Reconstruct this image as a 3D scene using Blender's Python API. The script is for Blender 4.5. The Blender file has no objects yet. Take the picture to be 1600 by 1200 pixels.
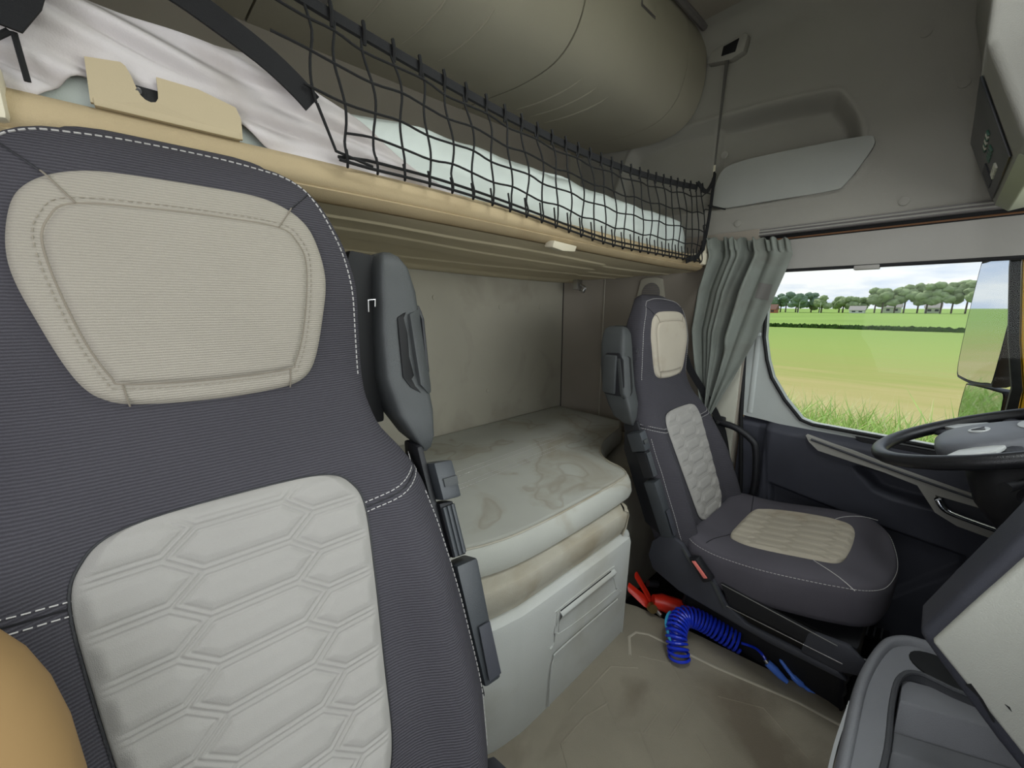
import bpy, bmesh, math, random
from mathutils import Vector, noise, geometry
random.seed(7)
scene = bpy.context.scene
COL = scene.collection
R = math.radians

# ------------------------------------------------------------------ camera
cam_d = bpy.data.cameras.new('camera'); cam = bpy.data.objects.new('camera', cam_d); COL.objects.link(cam)
CAM = Vector((0, 0, 1.10)); PITCH = math.atan(0.2); HEAD = R(48)
cam.location = CAM
cam.rotation_euler = (math.pi/2 - PITCH, 0, HEAD - math.pi/2)
cam_d.sensor_fit = 'HORIZONTAL'; cam_d.sensor_width = 36; cam_d.lens = 36*600/1600
cam_d.clip_start = 0.01; cam_d.clip_end = 3000
scene.camera = cam

# ------------------------------------------------------------------ world, sun, daylight, exposure
w = bpy.data.worlds.new('sky'); scene.world = w; w.use_nodes = True
nt = w.node_tree; nt.nodes.clear()
out = nt.nodes.new('ShaderNodeOutputWorld'); bg = nt.nodes.new('ShaderNodeBackground')
tc = nt.nodes.new('ShaderNodeTexCoord'); mp = nt.nodes.new('ShaderNodeMapping'); mp.inputs['Scale'].default_value = (1.6, 1.6, 6.5)
n1 = nt.nodes.new('ShaderNodeTexNoise'); n1.inputs['Scale'].default_value = 2.2; n1.inputs['Detail'].default_value = 7; n1.inputs['Roughness'].default_value = .55
cr = nt.nodes.new('ShaderNodeValToRGB')
cr.color_ramp.elements[0].position = .38; cr.color_ramp.elements[0].color = (.48, .62, .86, 1)
cr.color_ramp.elements[1].position = .62; cr.color_ramp.elements[1].color = (1.0, 1.0, 1.0, 1)
e = cr.color_ramp.elements.new(.52); e.color = (.72, .79, .92, 1)
nt.links.new(tc.outputs['Generated'], mp.inputs['Vector']); nt.links.new(mp.outputs[0], n1.inputs['Vector'])
nt.links.new(n1.outputs['Fac'], cr.inputs[0]); nt.links.new(cr.outputs[0], bg.inputs[0]); nt.links.new(bg.outputs[0], out.inputs[0])
bg.inputs[1].default_value = .88
sd = bpy.data.lights.new('sun', 'SUN'); sd.energy = 2.1; sd.angle = R(12); sd.color = (1, .96, .9)
so = bpy.data.objects.new('sun', sd); COL.objects.link(so); so.rotation_euler = (R(-28), R(30), 0)
def area(name, loc, rot, sx, sy, p, col=(1, 1, 1)):
    l = bpy.data.lights.new(name, 'AREA'); l.shape = 'RECTANGLE'; l.size = sx; l.size_y = sy; l.energy = p; l.color = col
    o = bpy.data.objects.new(name, l); COL.objects.link(o); o.location = loc; o.rotation_euler = rot; return o
area('daylight_windscreen', (.72, -.70, 1.30), (R(-84), 0, math.pi), 1.9, .95, 22, (.97, .98, 1))
area('fill_roof_hatch', (.78, -.02, 2.26), (0, 0, 0), .72, .60, 20, (.97, .98, 1))  # fill lamp added above a made-up roof hatch to brighten the cab
area('daylight_passenger_door', (-.46, -.05, 1.15), (R(90), 0, R(-90)), .95, 1.1, 5.5, (.98, .99, 1))
scene.view_settings.view_transform = 'Standard'; scene.view_settings.look = 'None'
scene.view_settings.exposure = 0.30; scene.view_settings.gamma = 1.0; scene.view_settings.use_curve_mapping = False

# ------------------------------------------------------------------ materials
M = {}
def s2l(c): return tuple(((v/255/12.92) if v/255 <= .04045 else ((v/255+.055)/1.055)**2.4) for v in c)
def mat(name, rgb, rough=.6, var=.06, vscale=6, bump=0, bscale=300, metal=0, spec=.4, rib=None, stain=None, sscale=4, sth=(.52, .66), rib2=None):
    m = bpy.data.materials.new(name); m.use_nodes = True; M[name] = m
    t = m.node_tree; b = t.nodes['Principled BSDF']; L = t.links
    b.inputs['Roughness'].default_value = rough; b.inputs['Metallic'].default_value = metal
    b.inputs['Specular IOR Level'].default_value = spec
    c = s2l(rgb)
    co = t.nodes.new('ShaderNodeTexCoord')
    nz = t.nodes.new('ShaderNodeTexNoise'); nz.inputs['Scale'].default_value = vscale; nz.inputs['Detail'].default_value = 5
    L.new(co.outputs['Object'], nz.inputs['Vector'])
    rp = t.nodes.new('ShaderNodeValToRGB'); L.new(nz.outputs['Fac'], rp.inputs[0])
    rp.color_ramp.elements[0].position = .3; rp.color_ramp.elements[1].position = .7
    rp.color_ramp.elements[0].color = tuple(v*(1-var) for v in c)+(1,); rp.color_ramp.elements[1].color = tuple(min(1, v*(1+var)) for v in c)+(1,)
    last = rp.outputs[0]
    if stain:
        n2 = t.nodes.new('ShaderNodeTexNoise'); n2.inputs['Scale'].default_value = sscale; n2.inputs['Detail'].default_value = 6; n2.inputs['Distortion'].default_value = .6
        L.new(co.outputs['Object'], n2.inputs['Vector'])
        r2 = t.nodes.new('ShaderNodeValToRGB'); r2.color_ramp.elements[0].position = sth[0]; r2.color_ramp.elements[1].position = sth[1]
        r2.color_ramp.elements[0].color = (0, 0, 0, 1); r2.color_ramp.elements[1].color = (.75, .75, .75, 1); L.new(n2.outputs['Fac'], r2.inputs[0])
        mx = t.nodes.new('ShaderNodeMix'); mx.data_type = 'RGBA'; L.new(r2.outputs[0], mx.inputs[0]); L.new(last, mx.inputs[6]); mx.inputs[7].default_value = s2l(stain)+(1,)
        last = mx.outputs[2]
    h = None
    if bump:
        n3 = t.nodes.new('ShaderNodeTexNoise'); n3.inputs['Scale'].default_value = bscale; n3.inputs['Detail'].default_value = 2
        L.new(co.outputs['Object'], n3.inputs['Vector']); h = n3.outputs['Fac']
    if rib:
        wv = t.nodes.new('ShaderNodeTexWave'); wv.bands_direction = rib[0]; wv.inputs['Scale'].default_value = rib[1]; wv.inputs['Distortion'].default_value = 1.2; wv.inputs['Detail Scale'].default_value = rib[1]*.02
        L.new(co.outputs['Object'], wv.inputs['Vector'])
        if h is None: h = wv.outputs['Fac']
        else:
            ad = t.nodes.new('ShaderNodeMath'); ad.operation = 'ADD'; L.new(h, ad.inputs[0]); L.new(wv.outputs['Fac'], ad.inputs[1]); h = ad.outputs[0]
        mw = t.nodes.new('ShaderNodeMix'); mw.data_type = 'RGBA'; mw.inputs[0].default_value = 1
        mp_ = t.nodes.new('ShaderNodeMapRange'); mp_.inputs[3].default_value = 1-rib[2]; mp_.inputs[4].default_value = 1.0; L.new(wv.outputs['Fac'], mp_.inputs[0])
        mw.blend_type = 'MULTIPLY'; L.new(last, mw.inputs[6]); L.new(mp_.outputs[0], mw.inputs[7]); last = mw.outputs[2]
    L.new(last, b.inputs['Base Color'])
    if h is not None:
        bp = t.nodes.new('ShaderNodeBump'); bp.inputs['Strength'].default_value = bump or .15; bp.inputs['Distance'].default_value = .002
        L.new(h, bp.inputs['Height']); L.new(bp.outputs[0], b.inputs['Normal'])
    return m
mat('seat_dark', (72, 70, 75), .9, .06, 5, .5, 900, spec=.15, rib=('Z', 95, .40))
mat('seat_dark_plain', (80, 77, 83), .9, .08, 6, .4, 900, spec=.15)
mat('seat_light', (148, 142, 131), .95, .04, 8, .35, 1100, spec=.1, rib=('Z', 110, .16))
mat('seat_light_worn', (166, 158, 143), .95, .05, 8, .3, 900, spec=.1, stain=(150, 138, 120), sscale=5)
mat('seat_insert', (146, 143, 138), .95, .03, 8, .3, 1200, spec=.1)
mat('thread', (176, 173, 170), .8)
mat('seam_dark', (120, 112, 100), .9)
mat('pad_thread', (138, 130, 117), .9)
mat('tower_grey', (60, 62, 62), .55, .08, 20, .25, 700, spec=.4)
mat('plastic_black', (24, 24, 27), .5, .1, 10, .2, 600, spec=.4)
mat('plastic_dark', (52, 53, 59), .55, .08, 10, .25, 700, spec=.4)
mat('plastic_blue', (50, 53, 56), .45, .08, 10, .15, 600, spec=.5)
mat('door_black', (60, 61, 69), .6, .08, 7, .3, 500, spec=.35)
mat('wall', (164, 159, 144), .85, .06, 3, .3, 400, spec=.2, stain=(150, 144, 130), sscale=4)
mat('wall_brown', (138, 130, 119), .9, .07, 3, .3, 500, spec=.15)
mat('ceiling', (150, 143, 132), .9, .05, 4, .3, 500, spec=.15)
mat('locker', (164, 158, 142), .7, .05, 3, .2, 500, spec=.25)
mat('locker_gap', (40, 38, 36), .8)
mat('side_panel', (148, 145, 137), .85, .05, 3, .35, 420, spec=.2)
mat('side_pocket', (158, 159, 153), .75, .04, 4, .3, 500, spec=.25)
mat('bunk_tan', (166, 149, 118), .85, .06, 5, .35, 700, spec=.2, stain=(152, 134, 104), sscale=3)
mat('bunk_under', (200, 188, 160), .85, .06, 4, .2, 600, spec=.2)
mat('bunk_beige', (170, 156, 128), .7, .03, 5, .1, 600, spec=.25)
mat('bunk_end', (200, 192, 170), .6, .04, 5)
mat('sheet', (190, 184, 184), .95, .04, 6, .25, 500, spec=.1, stain=(172, 164, 160), sscale=5)
mat('mattress_white', (196, 203, 198), .95, .03, 6, .25, 500, spec=.1)
mat('net_black', (11, 11, 12), .8)
mat('webbing', (15, 15, 17), .85, .1, 20, .4, 800)
mat('strap', (92, 90, 86), .75, .1, 30, .3, 900)
mat('cabinet', (178, 179, 174), .6, .05, 4, .3, 600, spec=.3, stain=(164, 162, 152), sscale=3)
mat('cabinet_dirty', (166, 161, 147), .7, .06, 7, .3, 600, spec=.25, stain=(134, 122, 98), sscale=7, sth=(.45, .7))
mat('mat_floor', (136, 129, 114), .8, .12, 5, .5, 450, spec=.3, stain=(104, 94, 80), sscale=3)
mat('mat_ridge', (158, 151, 136), .75, .08, 9, .3, 600, spec=.3)
mat('floor_black', (20, 20, 21), .6, .15, 6, .3, 300)
mat('metal', (190, 190, 190), .3, .05, 9, metal=1)
mat('chrome', (225, 228, 232), .12, .02, 9, metal=1)
mat('brass', (190, 165, 110), .35, .1, 20, metal=1)
mat('grey_trim', (150, 148, 141), .6, .04, 6, .25, 600, spec=.3)
mat('pillar_grey', (176, 180, 176), .65, .04, 5, .3, 600, spec=.3)
mat('header_grey', (146, 143, 137), .7, .04, 4, .3, 600, spec=.25)
mat('track', (110, 106, 104), .55, .05, 9)
mat('track_brown', (104, 72, 46), .6, .1, 9)
mat('rubber', (16, 16, 17), .7)
mat('curtain', (114, 118, 111), .95, .08, 7, .35, 800, spec=.08, stain=(98, 97, 90), sscale=7, sth=(.5, .72))
mat('lining', (176, 174, 160), .9, .05, 6, .3, 800, spec=.1)
mat('patch', (104, 102, 98), .95, .06, 9, .3, 800, spec=.08)
mat('leather_black', (26, 26, 29), .38, .1, 15, .25, 500, spec=.5)
mat('wheel_grey', (104, 106, 112), .45, .05, 8, .2, 600, spec=.45)
mat('wheel_silver', (188, 190, 188), .35, .04, 8, spec=.5)
mat('dash_grey', (176, 176, 167), .6, .03, 5, .35, 600, spec=.3)
mat('bin_grey', (122, 123, 127), .55, .06, 7, .35, 500, spec=.35)
mat('bin_dark', (72, 73, 76), .6, .06, 7, .3, 500, spec=.35)
mat('bin_light', (186, 188, 188), .5, .03, 6)
mat('console_light', (176, 180, 158), .65, .04, 5, .25, 600, spec=.25)
mat('screen_black', (22, 25, 27), .35, .1, 9)
mat('button_white', (205, 205, 190), .5)
mat('button_green', (46, 92, 74), .4)
mat('hose_blue', (26, 52, 190), .25, .06, 20, spec=.6)
mat('hose_cyan', (60, 160, 200), .35, .06, 20)
mat('gun_blue', (84, 128, 226), .4, .06, 20)
mat('red_plastic', (206, 44, 26), .4, .12, 12, spec=.5)
mat('buckle_red', (222, 120, 110), .45)
mat('tan_pad', (140, 112, 72), .85, .03, 4)
mat('yellow_paint', (226, 170, 20), .35, .03, 4, spec=.5)
mat('grass_field', (138, 156, 80), .95, .16, .35, spec=.05, stain=(156, 164, 96), sscale=.12)
mat('grass_far', (138, 164, 84), .95, .10, .05, spec=.05)
mat('stubble', (176, 164, 112), .95, .14, .6, spec=.05, stain=(152, 156, 90), sscale=.2)
mat('hedge', (70, 96, 44), .95, .25, 2, spec=.05)
mat('blade_green', (176, 206, 112), .7, .25, 3, spec=.2)
mat('leaf_pale', (204, 220, 150), .6, .15, 3, spec=.2)
mat('blade_straw', (226, 220, 170), .8, .15, 3, spec=.1)
mat('tree_leaf', (142, 156, 114), .9, .28, .9, .8, 3, spec=.05)  # distance haze mixed into the leaf colours of the far trees
mat('tree_dark', (118, 136, 114), .9, .28, .9, .8, 3, spec=.05)
mat('trunk', (96, 86, 72), .9, .2, 3)
mat('house_white', (214, 214, 206), .8)
mat('house_grey', (168, 160, 154), .8)
mat('house_roof', (120, 84, 70), .8)
mat('brick_red', (178, 110, 84), .9)
mat('road', (120, 118, 110), .9, .1, 2)
def glass(name, tint, refl):
    m = bpy.data.materials.new(name); m.use_nodes = True; M[name] = m; t = m.node_tree; t.nodes.clear()
    o = t.nodes.new('ShaderNodeOutputMaterial'); tr = t.nodes.new('ShaderNodeBsdfTransparent'); tr.inputs[0].default_value = tint+(1,)
    gl = t.nodes.new('ShaderNodeBsdfGlossy'); gl.inputs['Roughness'].default_value = .02
    mx = t.nodes.new('ShaderNodeMixShader'); fr = t.nodes.new('ShaderNodeFresnel'); fr.inputs[0].default_value = 1.2
    t.links.new(fr.outputs[0], mx.inputs[0]); t.links.new(tr.outputs[0], mx.inputs[1]); t.links.new(gl.outputs[0], mx.inputs[2]); t.links.new(mx.outputs[0], o.inputs[0])
glass('glass', (.96, .98, .97), .04)
mm = mat('mirror_glass', (215, 220, 225), .02, .0, 5, metal=1)

# ------------------------------------------------------------------ helpers (all shapes in world coordinates)
def root_of(o):
    while o.parent: o = o.parent
    return o
def mobj(name, verts, faces, material, parent=None, smooth=True, recalc=True, auto=None):
    """one mesh object; vertices are world coordinates, stored relative to the thing's origin"""
    vs = [Vector(v) for v in verts]
    if parent: L = root_of(parent).location.copy()
    else:
        xs = [v.x for v in vs]; ys = [v.y for v in vs]; zs = [v.z for v in vs]
        L = Vector(((min(xs)+max(xs))/2, (min(ys)+max(ys))/2, min(zs)))
    me = bpy.data.meshes.new(name); me.from_pydata([v-L for v in vs], [], faces)
    if recalc:
        bm = bmesh.new(); bm.from_mesh(me); bmesh.ops.remove_doubles(bm, verts=bm.verts, dist=1e-6)
        bmesh.ops.recalc_face_normals(bm, faces=bm.faces); bm.to_mesh(me); bm.free()
    me.materials.append(M[material])
    if smooth:
        me.shade_smooth()
        if auto: me.set_sharp_from_angle(angle=R(auto))
    o = bpy.data.objects.new(name, me); COL.objects.link(o)
    if parent: o.parent = parent
    else: o.location = L
    return o
def thing(name, label, cat, loc, group=None):
    o = bpy.data.objects.new(name, None); o.empty_display_size = .05; COL.objects.link(o); o.location = loc
    o['label'] = label; o['category'] = cat
    if group: o['group'] = group
    return o
def tag(o, label, cat, group=None):
    o['label'] = label; o['category'] = cat
    if group: o['group'] = group
    return o
def struct(o, label=None):
    o['kind'] = 'structure'
    if label: o['label'] = label
    return o
def sroot(name, loc, label=None):
    o = bpy.data.objects.new(name, None); COL.objects.link(o); o.location = loc; return struct(o, label)
class G:
    """gathers shapes into one mesh"""
    def __init__(s): s.v = []; s.f = []
    def add(s, v, f):
        n = len(s.v); s.v += [Vector(p) for p in v]; s.f += [tuple(i+n for i in q) for q in f]; return s
    def build(s, name, material, parent=None, smooth=True, auto=40, recalc=True):
        return mobj(name, s.v, s.f, material, parent, smooth, recalc, auto)
def loft(rings, closed=True, cap=True):
    v = []; f = []; n = len(rings[0])
    for r in rings: v += [Vector(p) for p in r]
    for i in range(len(rings)-1):
        for j in range(n if closed else n-1):
            a = i*n+j; b = i*n+(j+1) % n
            f.append((a, b, b+n, a+n))
    if cap and closed:
        f.append(tuple(range(n-1, -1, -1))); k = (len(rings)-1)*n; f.append(tuple(k+i for i in range(n)))
    return v, f
def tube(pts, r, seg=8, closed=False, flat=None):
    """round tube along points; r a number or list; flat=(axis vector, factor) squeezes it along one axis"""
    P = [Vector(p) for p in pts]; n = len(P); rings = []
    prev = None
    for i, p in enumerate(P):
        if closed: t = P[(i+1) % n]-P[i-1]
        else: t = P[min(i+1, n-1)]-P[max(i-1, 0)]
        t.normalize()
        if prev is None:
            a = Vector((0, 0, 1)) if abs(t.z) < .9 else Vector((1, 0, 0)); u = t.cross(a).normalized()
        else:
            u = prev-t*prev.dot(t); u.normalize()
        prev = u; q = t.cross(u)
        rr = r[i] if isinstance(r, (list, tuple)) else r
        ring = []
        for k in range(seg):
            d = u*math.cos(2*math.pi*k/seg)*rr+q*math.sin(2*math.pi*k/seg)*rr
            if flat: ax = flat[0]; d = d-ax*d.dot(ax)*(1-flat[1])
            ring.append(p+d)
        rings.append(ring)
    if closed: rings.append(rings[0])
    return loft(rings, True, not closed)
def smoothpts(pts, n=8, closed=False):
    """Catmull-Rom through points"""
    P = [Vector(p) for p in pts]; N = len(P); o = []
    m = N if closed else N-1
    for i in range(m):
        if closed: a, b, c, d = P[i-1], P[i], P[(i+1) % N], P[(i+2) % N]
        else: a, b, c, d = P[max(i-1, 0)], P[i], P[i+1], P[min(i+2, N-1)]
        for k in range(n):
            t = k/n
            o.append(.5*((2*b)+(c-a)*t+(2*a-5*b+4*c-d)*t*t+(3*b-a-3*c+d)*t*t*t))
    if not closed: o.append(P[-1])
    return o
def bevbox(lo, hi, bev=.005, seg=2):
    bm = bmesh.new(); bmesh.ops.create_cube(bm, size=1)
    lo = Vector(lo); hi = Vector(hi)
    for v in bm.verts: v.co = Vector(((lo[i]+hi[i])/2+v.co[i]*(hi[i]-lo[i]) for i in range(3)))
    bmesh.ops.bevel(bm, geom=list(bm.edges), offset=bev, segments=seg, profile=.6, affect='EDGES')
    bm.verts.index_update(); r = [v.co.copy() for v in bm.verts], [tuple(v.index for v in f.verts) for f in bm.faces]; bm.free(); return r
def rot(vf, c, ax, ang):
    from mathutils import Matrix
    m = Matrix.Rotation(ang, 3, ax); c = Vector(c)
    return [m @ (Vector(p)-c)+c for p in vf[0]], vf[1]
def prism(poly, ext, bev=0, seg=2):
    """3D polygon swept by vector ext, edges bevelled"""
    bm = bmesh.new(); e = Vector(ext); n = len(poly)
    a = [bm.verts.new(Vector(p)) for p in poly]; b = [bm.verts.new(Vector(p)+e) for p in poly]
    bm.faces.new(a); bm.faces.new(b[::-1])
    for i in range(n): bm.faces.new((a[i], b[i], b[(i+1) % n], a[(i+1) % n]))
    bmesh.ops.recalc_face_normals(bm, faces=bm.faces)
    if bev: bmesh.ops.bevel(bm, geom=list(bm.edges), offset=bev, segments=seg, profile=.6, affect='EDGES', clamp_overlap=True)
    bmesh.ops.triangulate(bm, faces=[f for f in bm.faces if len(f.verts) > 4])
    bm.verts.index_update(); r = [v.co.copy() for v in bm.verts], [tuple(v.index for v in f.verts) for f in bm.faces]; bm.free(); return r
def plate(outer, holes, fn, ext):
    """flat plate with holes: 2D polygons, fn maps 2D to 3D, ext is the thickness vector"""
    polys = [[Vector((p[0], p[1], 0)) for p in q] for q in [outer]+holes]
    tris = geometry.tessellate_polygon(polys); flat = [p for q in polys for p in q]; N = len(flat); e = Vector(ext)
    v = [Vector(fn(p.x, p.y)) for p in flat]; v += [p+e for p in v]
    f = [tuple(t) for t in tris]+[tuple(i+N for i in reversed(t)) for t in tris]
    k = 0
    for q in polys:
        n = len(q)
        for i in range(n): a = k+i; b = k+(i+1) % n; f.append((a, b, b+N, a+N))
        k += n
    return v, f
def interp(tab, x):
    if x <= tab[0][0]: return tab[0][1]
    for (a, p), (b, q) in zip(tab, tab[1:]):
        if x <= b:
            t = (x-a)/(b-a); return p+(q-p)*t
    return tab[-1][1]
def sinterp(tab, x):
    """smooth (Catmull-Rom like) table lookup"""
    h = .012; return (interp(tab, x-h)+2*interp(tab, x)+interp(tab, x+h))/4
def sstep(a, b, x):
    t = max(0, min(1, (x-a)/(b-a))); return t*t*(3-2*t)
def grid(nu, nv, fn):
    v = [fn(i/(nu-1), j/(nv-1)) for j in range(nv) for i in range(nu)]
    f = [(j*nu+i, j*nu+i+1, (j+1)*nu+i+1, (j+1)*nu+i) for j in range(nv-1) for i in range(nu-1)]
    return v, f
def inside(p, poly):
    x, y = p; c = False; n = len(poly); j = n-1
    for i in range(n):
        xi, yi = poly[i]; xj, yj = poly[j]
        if (yi > y) != (yj > y) and x < (xj-xi)*(y-yi)/(yj-yi)+xi: c = not c
        j = i
    return c
def pdist(p, poly):
    x, y = p; d = 1e9; n = len(poly)
    for i in range(n):
        ax, ay = poly[i]; bx, by = poly[(i+1) % n]; dx = bx-ax; dy = by-ay
        t = max(0, min(1, ((x-ax)*dx+(y-ay)*dy)/(dx*dx+dy*dy+1e-12)))
        d = min(d, math.hypot(x-ax-t*dx, y-ay-t*dy))
    return d if inside(p, poly) else -d
def rpoly(pts, n=6):
    return [(p.x, p.y) for p in smoothpts([(a, b, 0) for a, b in pts], n, True)]
def dashes(pts, r, dash, gap):
    """row of stitches along a path"""
    g = G(); P = [Vector(p) for p in pts]; acc = 0; cur = [P[0]]; on = True
    for a, b in zip(P, P[1:]):
        L = (b-a).length; s = 0
        while L-s > 0:
            need = (dash if on else gap)-acc
            if s+need <= L:
                s += need; q = a+(b-a)*(s/L); cur.append(q)
                if on and (cur[0]-cur[-1]).length > 1e-5: g.add(*tube([cur[0], cur[-1]], r, 4))
                cur = [q]; on = not on; acc = 0
            else: acc += L-s; break
    return g

# ------------------------------------------------------------------ cab shell
XL, XR, YB, YF, ZC, ZF = 1.80, -.42, 1.44, -.62, 2.18, -.14      # driver side, passenger side, back, front, ceiling, floor
struct(G().add(*bevbox((XR-.05, YF-.05, ZF-.04), (XL+.05, YB+.05, ZF), .002)).build('floor', 'floor_black'))
# raised engine tunnel carrying the mat
tun = [(1.14, .72), (1.19, .62), (1.23, .40), (1.285, .06), (1.29, -.50), (-.30, -.50), (-.30, .72)]
struct(G().add(*prism([(x, y, ZF) for x, y in tun], (0, 0, -ZF-.014), .004)).build('floor', 'floor_black'))
wb = struct(G().add(*bevbox((XR-.05, YB, ZF), (XL+.05, YB+.05, ZC), .002)).build('wall_back', 'wall'))
wb['label'] = 'grey beige back wall panel behind the bunks'
def cap(parent, p, n, r, mt='wall'):
    n = Vector(n).normalized(); g = G(); P = Vector(p)
    g.add(*tube([P-n*.001, P+n*.003, P+n*.0045], [r, r, r*.55], 16)); g.build('screw_cap', mt, parent)
for x, z in ((1.14, .70), (1.50, .60), (1.50, 1.10), (.86, 1.14), (1.22, 1.10)): cap(wb, (x, YB, z), (0, -1, 0), .011)
# rounded corner column and rear part of the driver-side wall
wl = struct(G().add(*bevbox((XL-.02, .535, ZF), (XL+.05, YB, 1.40), .002)).build('wall_left', 'wall_brown'), 'brownish side wall behind the driver door')
cc = [(XL-.02, YB-.20), (XL-.035, YB-.12), (XL-.07, YB-.06), (XL-.10, YB-.025), (XL-.12, YB)]
g = G(); rings = []
for z in (ZF, .4, .9, 1.40): rings.append([(x-.004*(z > 1), y, z) for x, y in cc]+[(XL, YB, z), (XL, YB-.20, z)])
g.add(*loft(rings)); g.build('corner_panel', 'wall_brown', wl)
G().add(*tube([(XL-.122, YB-.003, .45), (XL-.122, YB-.003, 1.25)], .0025, 6)).build('panel_seam', 'locker_gap', wl)
G().add(*tube([(XL-.024, YB-.205, .45), (XL-.024, YB-.205, 1.25)], .003, 6)).build('panel_seam', 'wall', wl)
for y, z in ((.80, 1.02), (1.18, .86), (1.10, .74)): cap(wl, (XL-.02, y, z), (-1, 0, 0), .009, 'wall_brown')
# upper driver-side panel with recessed pocket
pock = rpoly([(1.19, 1.56), (1.16, 1.80), (1.06, 1.865), (.72, 1.862), (.40, 1.832), (.325, 1.79), (.265, 1.66), (.30, 1.515), (.70, 1.495)], 5)
def upan(u, v):
    y = YF+(YB-YF)*u; z = 1.395+(ZC-1.395)*v
    d = pdist((y, z), pock); dep = .075*sstep(0.0, .055, d)
    if y > .73: dep *= 1-.45*sstep(.73, .76, y)
    rim = .006*math.exp(-(d/.008)**2)
    rad = .10; tl = max(0, z-(ZC-rad))
    return (XL+dep-rim-(rad-math.sqrt(max(0, rad*rad-tl*tl))), y, z)
up = struct(G().add(*grid(250, 110, upan)).build('wall_left', 'side_panel', auto=None, recalc=False), 'dark grey textile side panel above the door with recessed pocket')
pc = rpoly([(.725, 1.535), (.72, 1.60), (.69, 1.655), (.60, 1.668), (.40, 1.660), (.262, 1.650), (.236, 1.634), (.240, 1.600), (.29, 1.515), (.33, 1.497), (.50, 1.499), (.69, 1.503)], 5)
G().add(*prism([(XL-.012, y, z) for y, z in pc], (.016, 0, 0), .005)).build('pocket_cover', 'side_pocket', up)
for y, z in ((.06, 1.73), (.14, 1.43), (.62, 1.435), (.70, 1.71), (.16, 1.90)): cap(up, (XL-.001, y, z), (-1, 0, 0), .013, 'side_panel')
struct(G().add(*bevbox((XL+.09, YF, 1.39), (XL+.12, YB, ZC), .002)).build('wall_left', 'side_panel'), 'outer skin above the driver door')
hatch = [(.36, -.32), (1.08, -.32), (1.08, .28), (.36, .28)]  # roof opening added, unseen, to let light in from above
cl_ = struct(G().add(*plate([(XR-.05, YF-.05), (XL+.12, YF-.05), (XL+.12, YB+.05), (XR-.05, YB+.05)], [hatch], lambda x, y: (x, y, ZC), (0, 0, .04))).build('ceiling', 'ceiling', None, False))
G().add(*tube([(x, y, ZC-.002) for x, y in hatch], .012, 8, True)).build('added_hatch_frame', 'grey_trim', cl_)
struct(G().add(*plate(hatch, [], lambda x, y: (x, y, ZC+.03), (0, 0, .004))).build('window_added', 'glass', None, False), 'glass pane of a roof hatch added for light from above')
# curtain track and door header
tr = struct(G().add(*bevbox((XL-.012, YF, 1.372), (XL+.09, .72, 1.398), .004)).build('trim_1', 'track'), 'grey curtain track rail above the driver door')
for z in (1.379, 1.390): G().add(*tube([(XL-.014, YF, z), (XL-.014, .70, z)], .003, 6)).build('track_lip', 'grey_trim', tr)
struct(G().add(*bevbox((XL+.008, YF, 1.350), (XL+.09, .56, 1.372), .003)).build('trim_2', 'rubber'), 'dark door seal gap below the curtain track')
struct(G().add(*tube([(XL+.004, .52, 1.356), (XL+.004, YF, 1.358)], .003, 6)).build('trim_3', 'track_brown'), 'thin brown strip along the door seal')
# unseen front and passenger side (leave the windscreen and the open passenger doorway free)
struct(G().add(*bevbox((XR-.05, YF-.05, 1.62), (XL+.05, YF, ZC), .002)).build('wall_front', 'ceiling'))
struct(G().add(*bevbox((XR-.05, YF-.05, ZF), (XL+.05, YF, .72), .002)).build('wall_front', 'plastic_black'))
struct(G().add(*bevbox((XR-.05, .55, ZF), (XR, YB, ZC), .002)).build('wall_right', 'wall'))
struct(G().add(*bevbox((XR-.05, YF, 1.75), (XR, .55, ZC), .002)).build('wall_right', 'side_panel'))
struct(G().add(*bevbox((XR, YF-.03, .72), (XL, YF-.024, 1.62), .001)).build('window_2', 'glass'), 'windscreen pane')

# ------------------------------------------------------------------ driver door
def dx(y, z, x=XL): return (x, y, z)
door = sroot('door_1', (XL, 0, ZF), 'charcoal driver door with grey trim and silver handle')
win = [(.478, 1.238), (.484, 1.10), (.478, .98), (.458, .89), (.434, .821), (.38, .738), (.318, .668), (.28, .657), (-.46, .652), (-.44, .75), (-.30, 1.20), (-.265, 1.236)]
outer = [(.535, 1.335), (.535, .645), (.45, .640), (.32, .628), (-.55, .622), (-.55, 1.335)]
G().add(*plate(outer, [win], lambda y, z: (XL+.012, y, z), (.05, 0, 0))).build('window_frame', 'pillar_grey', door, False)
G().add(*plate([(.535, 1.350), (.535, 1.238), (-.55, 1.242), (-.55, 1.350)], [], lambda y, z: (XL+.004, y, z), (.03, 0, 0))).build('header', 'header_grey', door, False)
G().add(*bevbox((XL-.006, .17, 1.226), (XL+.03, .235, 1.240), .003)).build('window_catch', 'header_grey', door)
G().add(*tube([(XL+.006, y, z) for y, z in win], .0065, 8, True)).build('window_seal', 'rubber', door)
# moulded ridge on rear pillar trim
G().add(*tube([(XL+.014, .50, 1.02), (XL+.014, .498, .66)], .012, 10, flat=(Vector((1, 0, 0)), .5))).build('pillar_ridge', 'pillar_grey', door)
G().add(*bevbox((XL-.006, .488, .985), (XL+.014, .525, 1.0), .003)).build('curtain_stop', 'pillar_grey', door)
G().add(*tube([(XL+.0, .538, 1.30), (XL, .54, .9), (XL, .525, .64), (XL, .50, .40), (XL, .475, .1)], .0085, 8)).build('door_seal', 'rubber', door)
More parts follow.
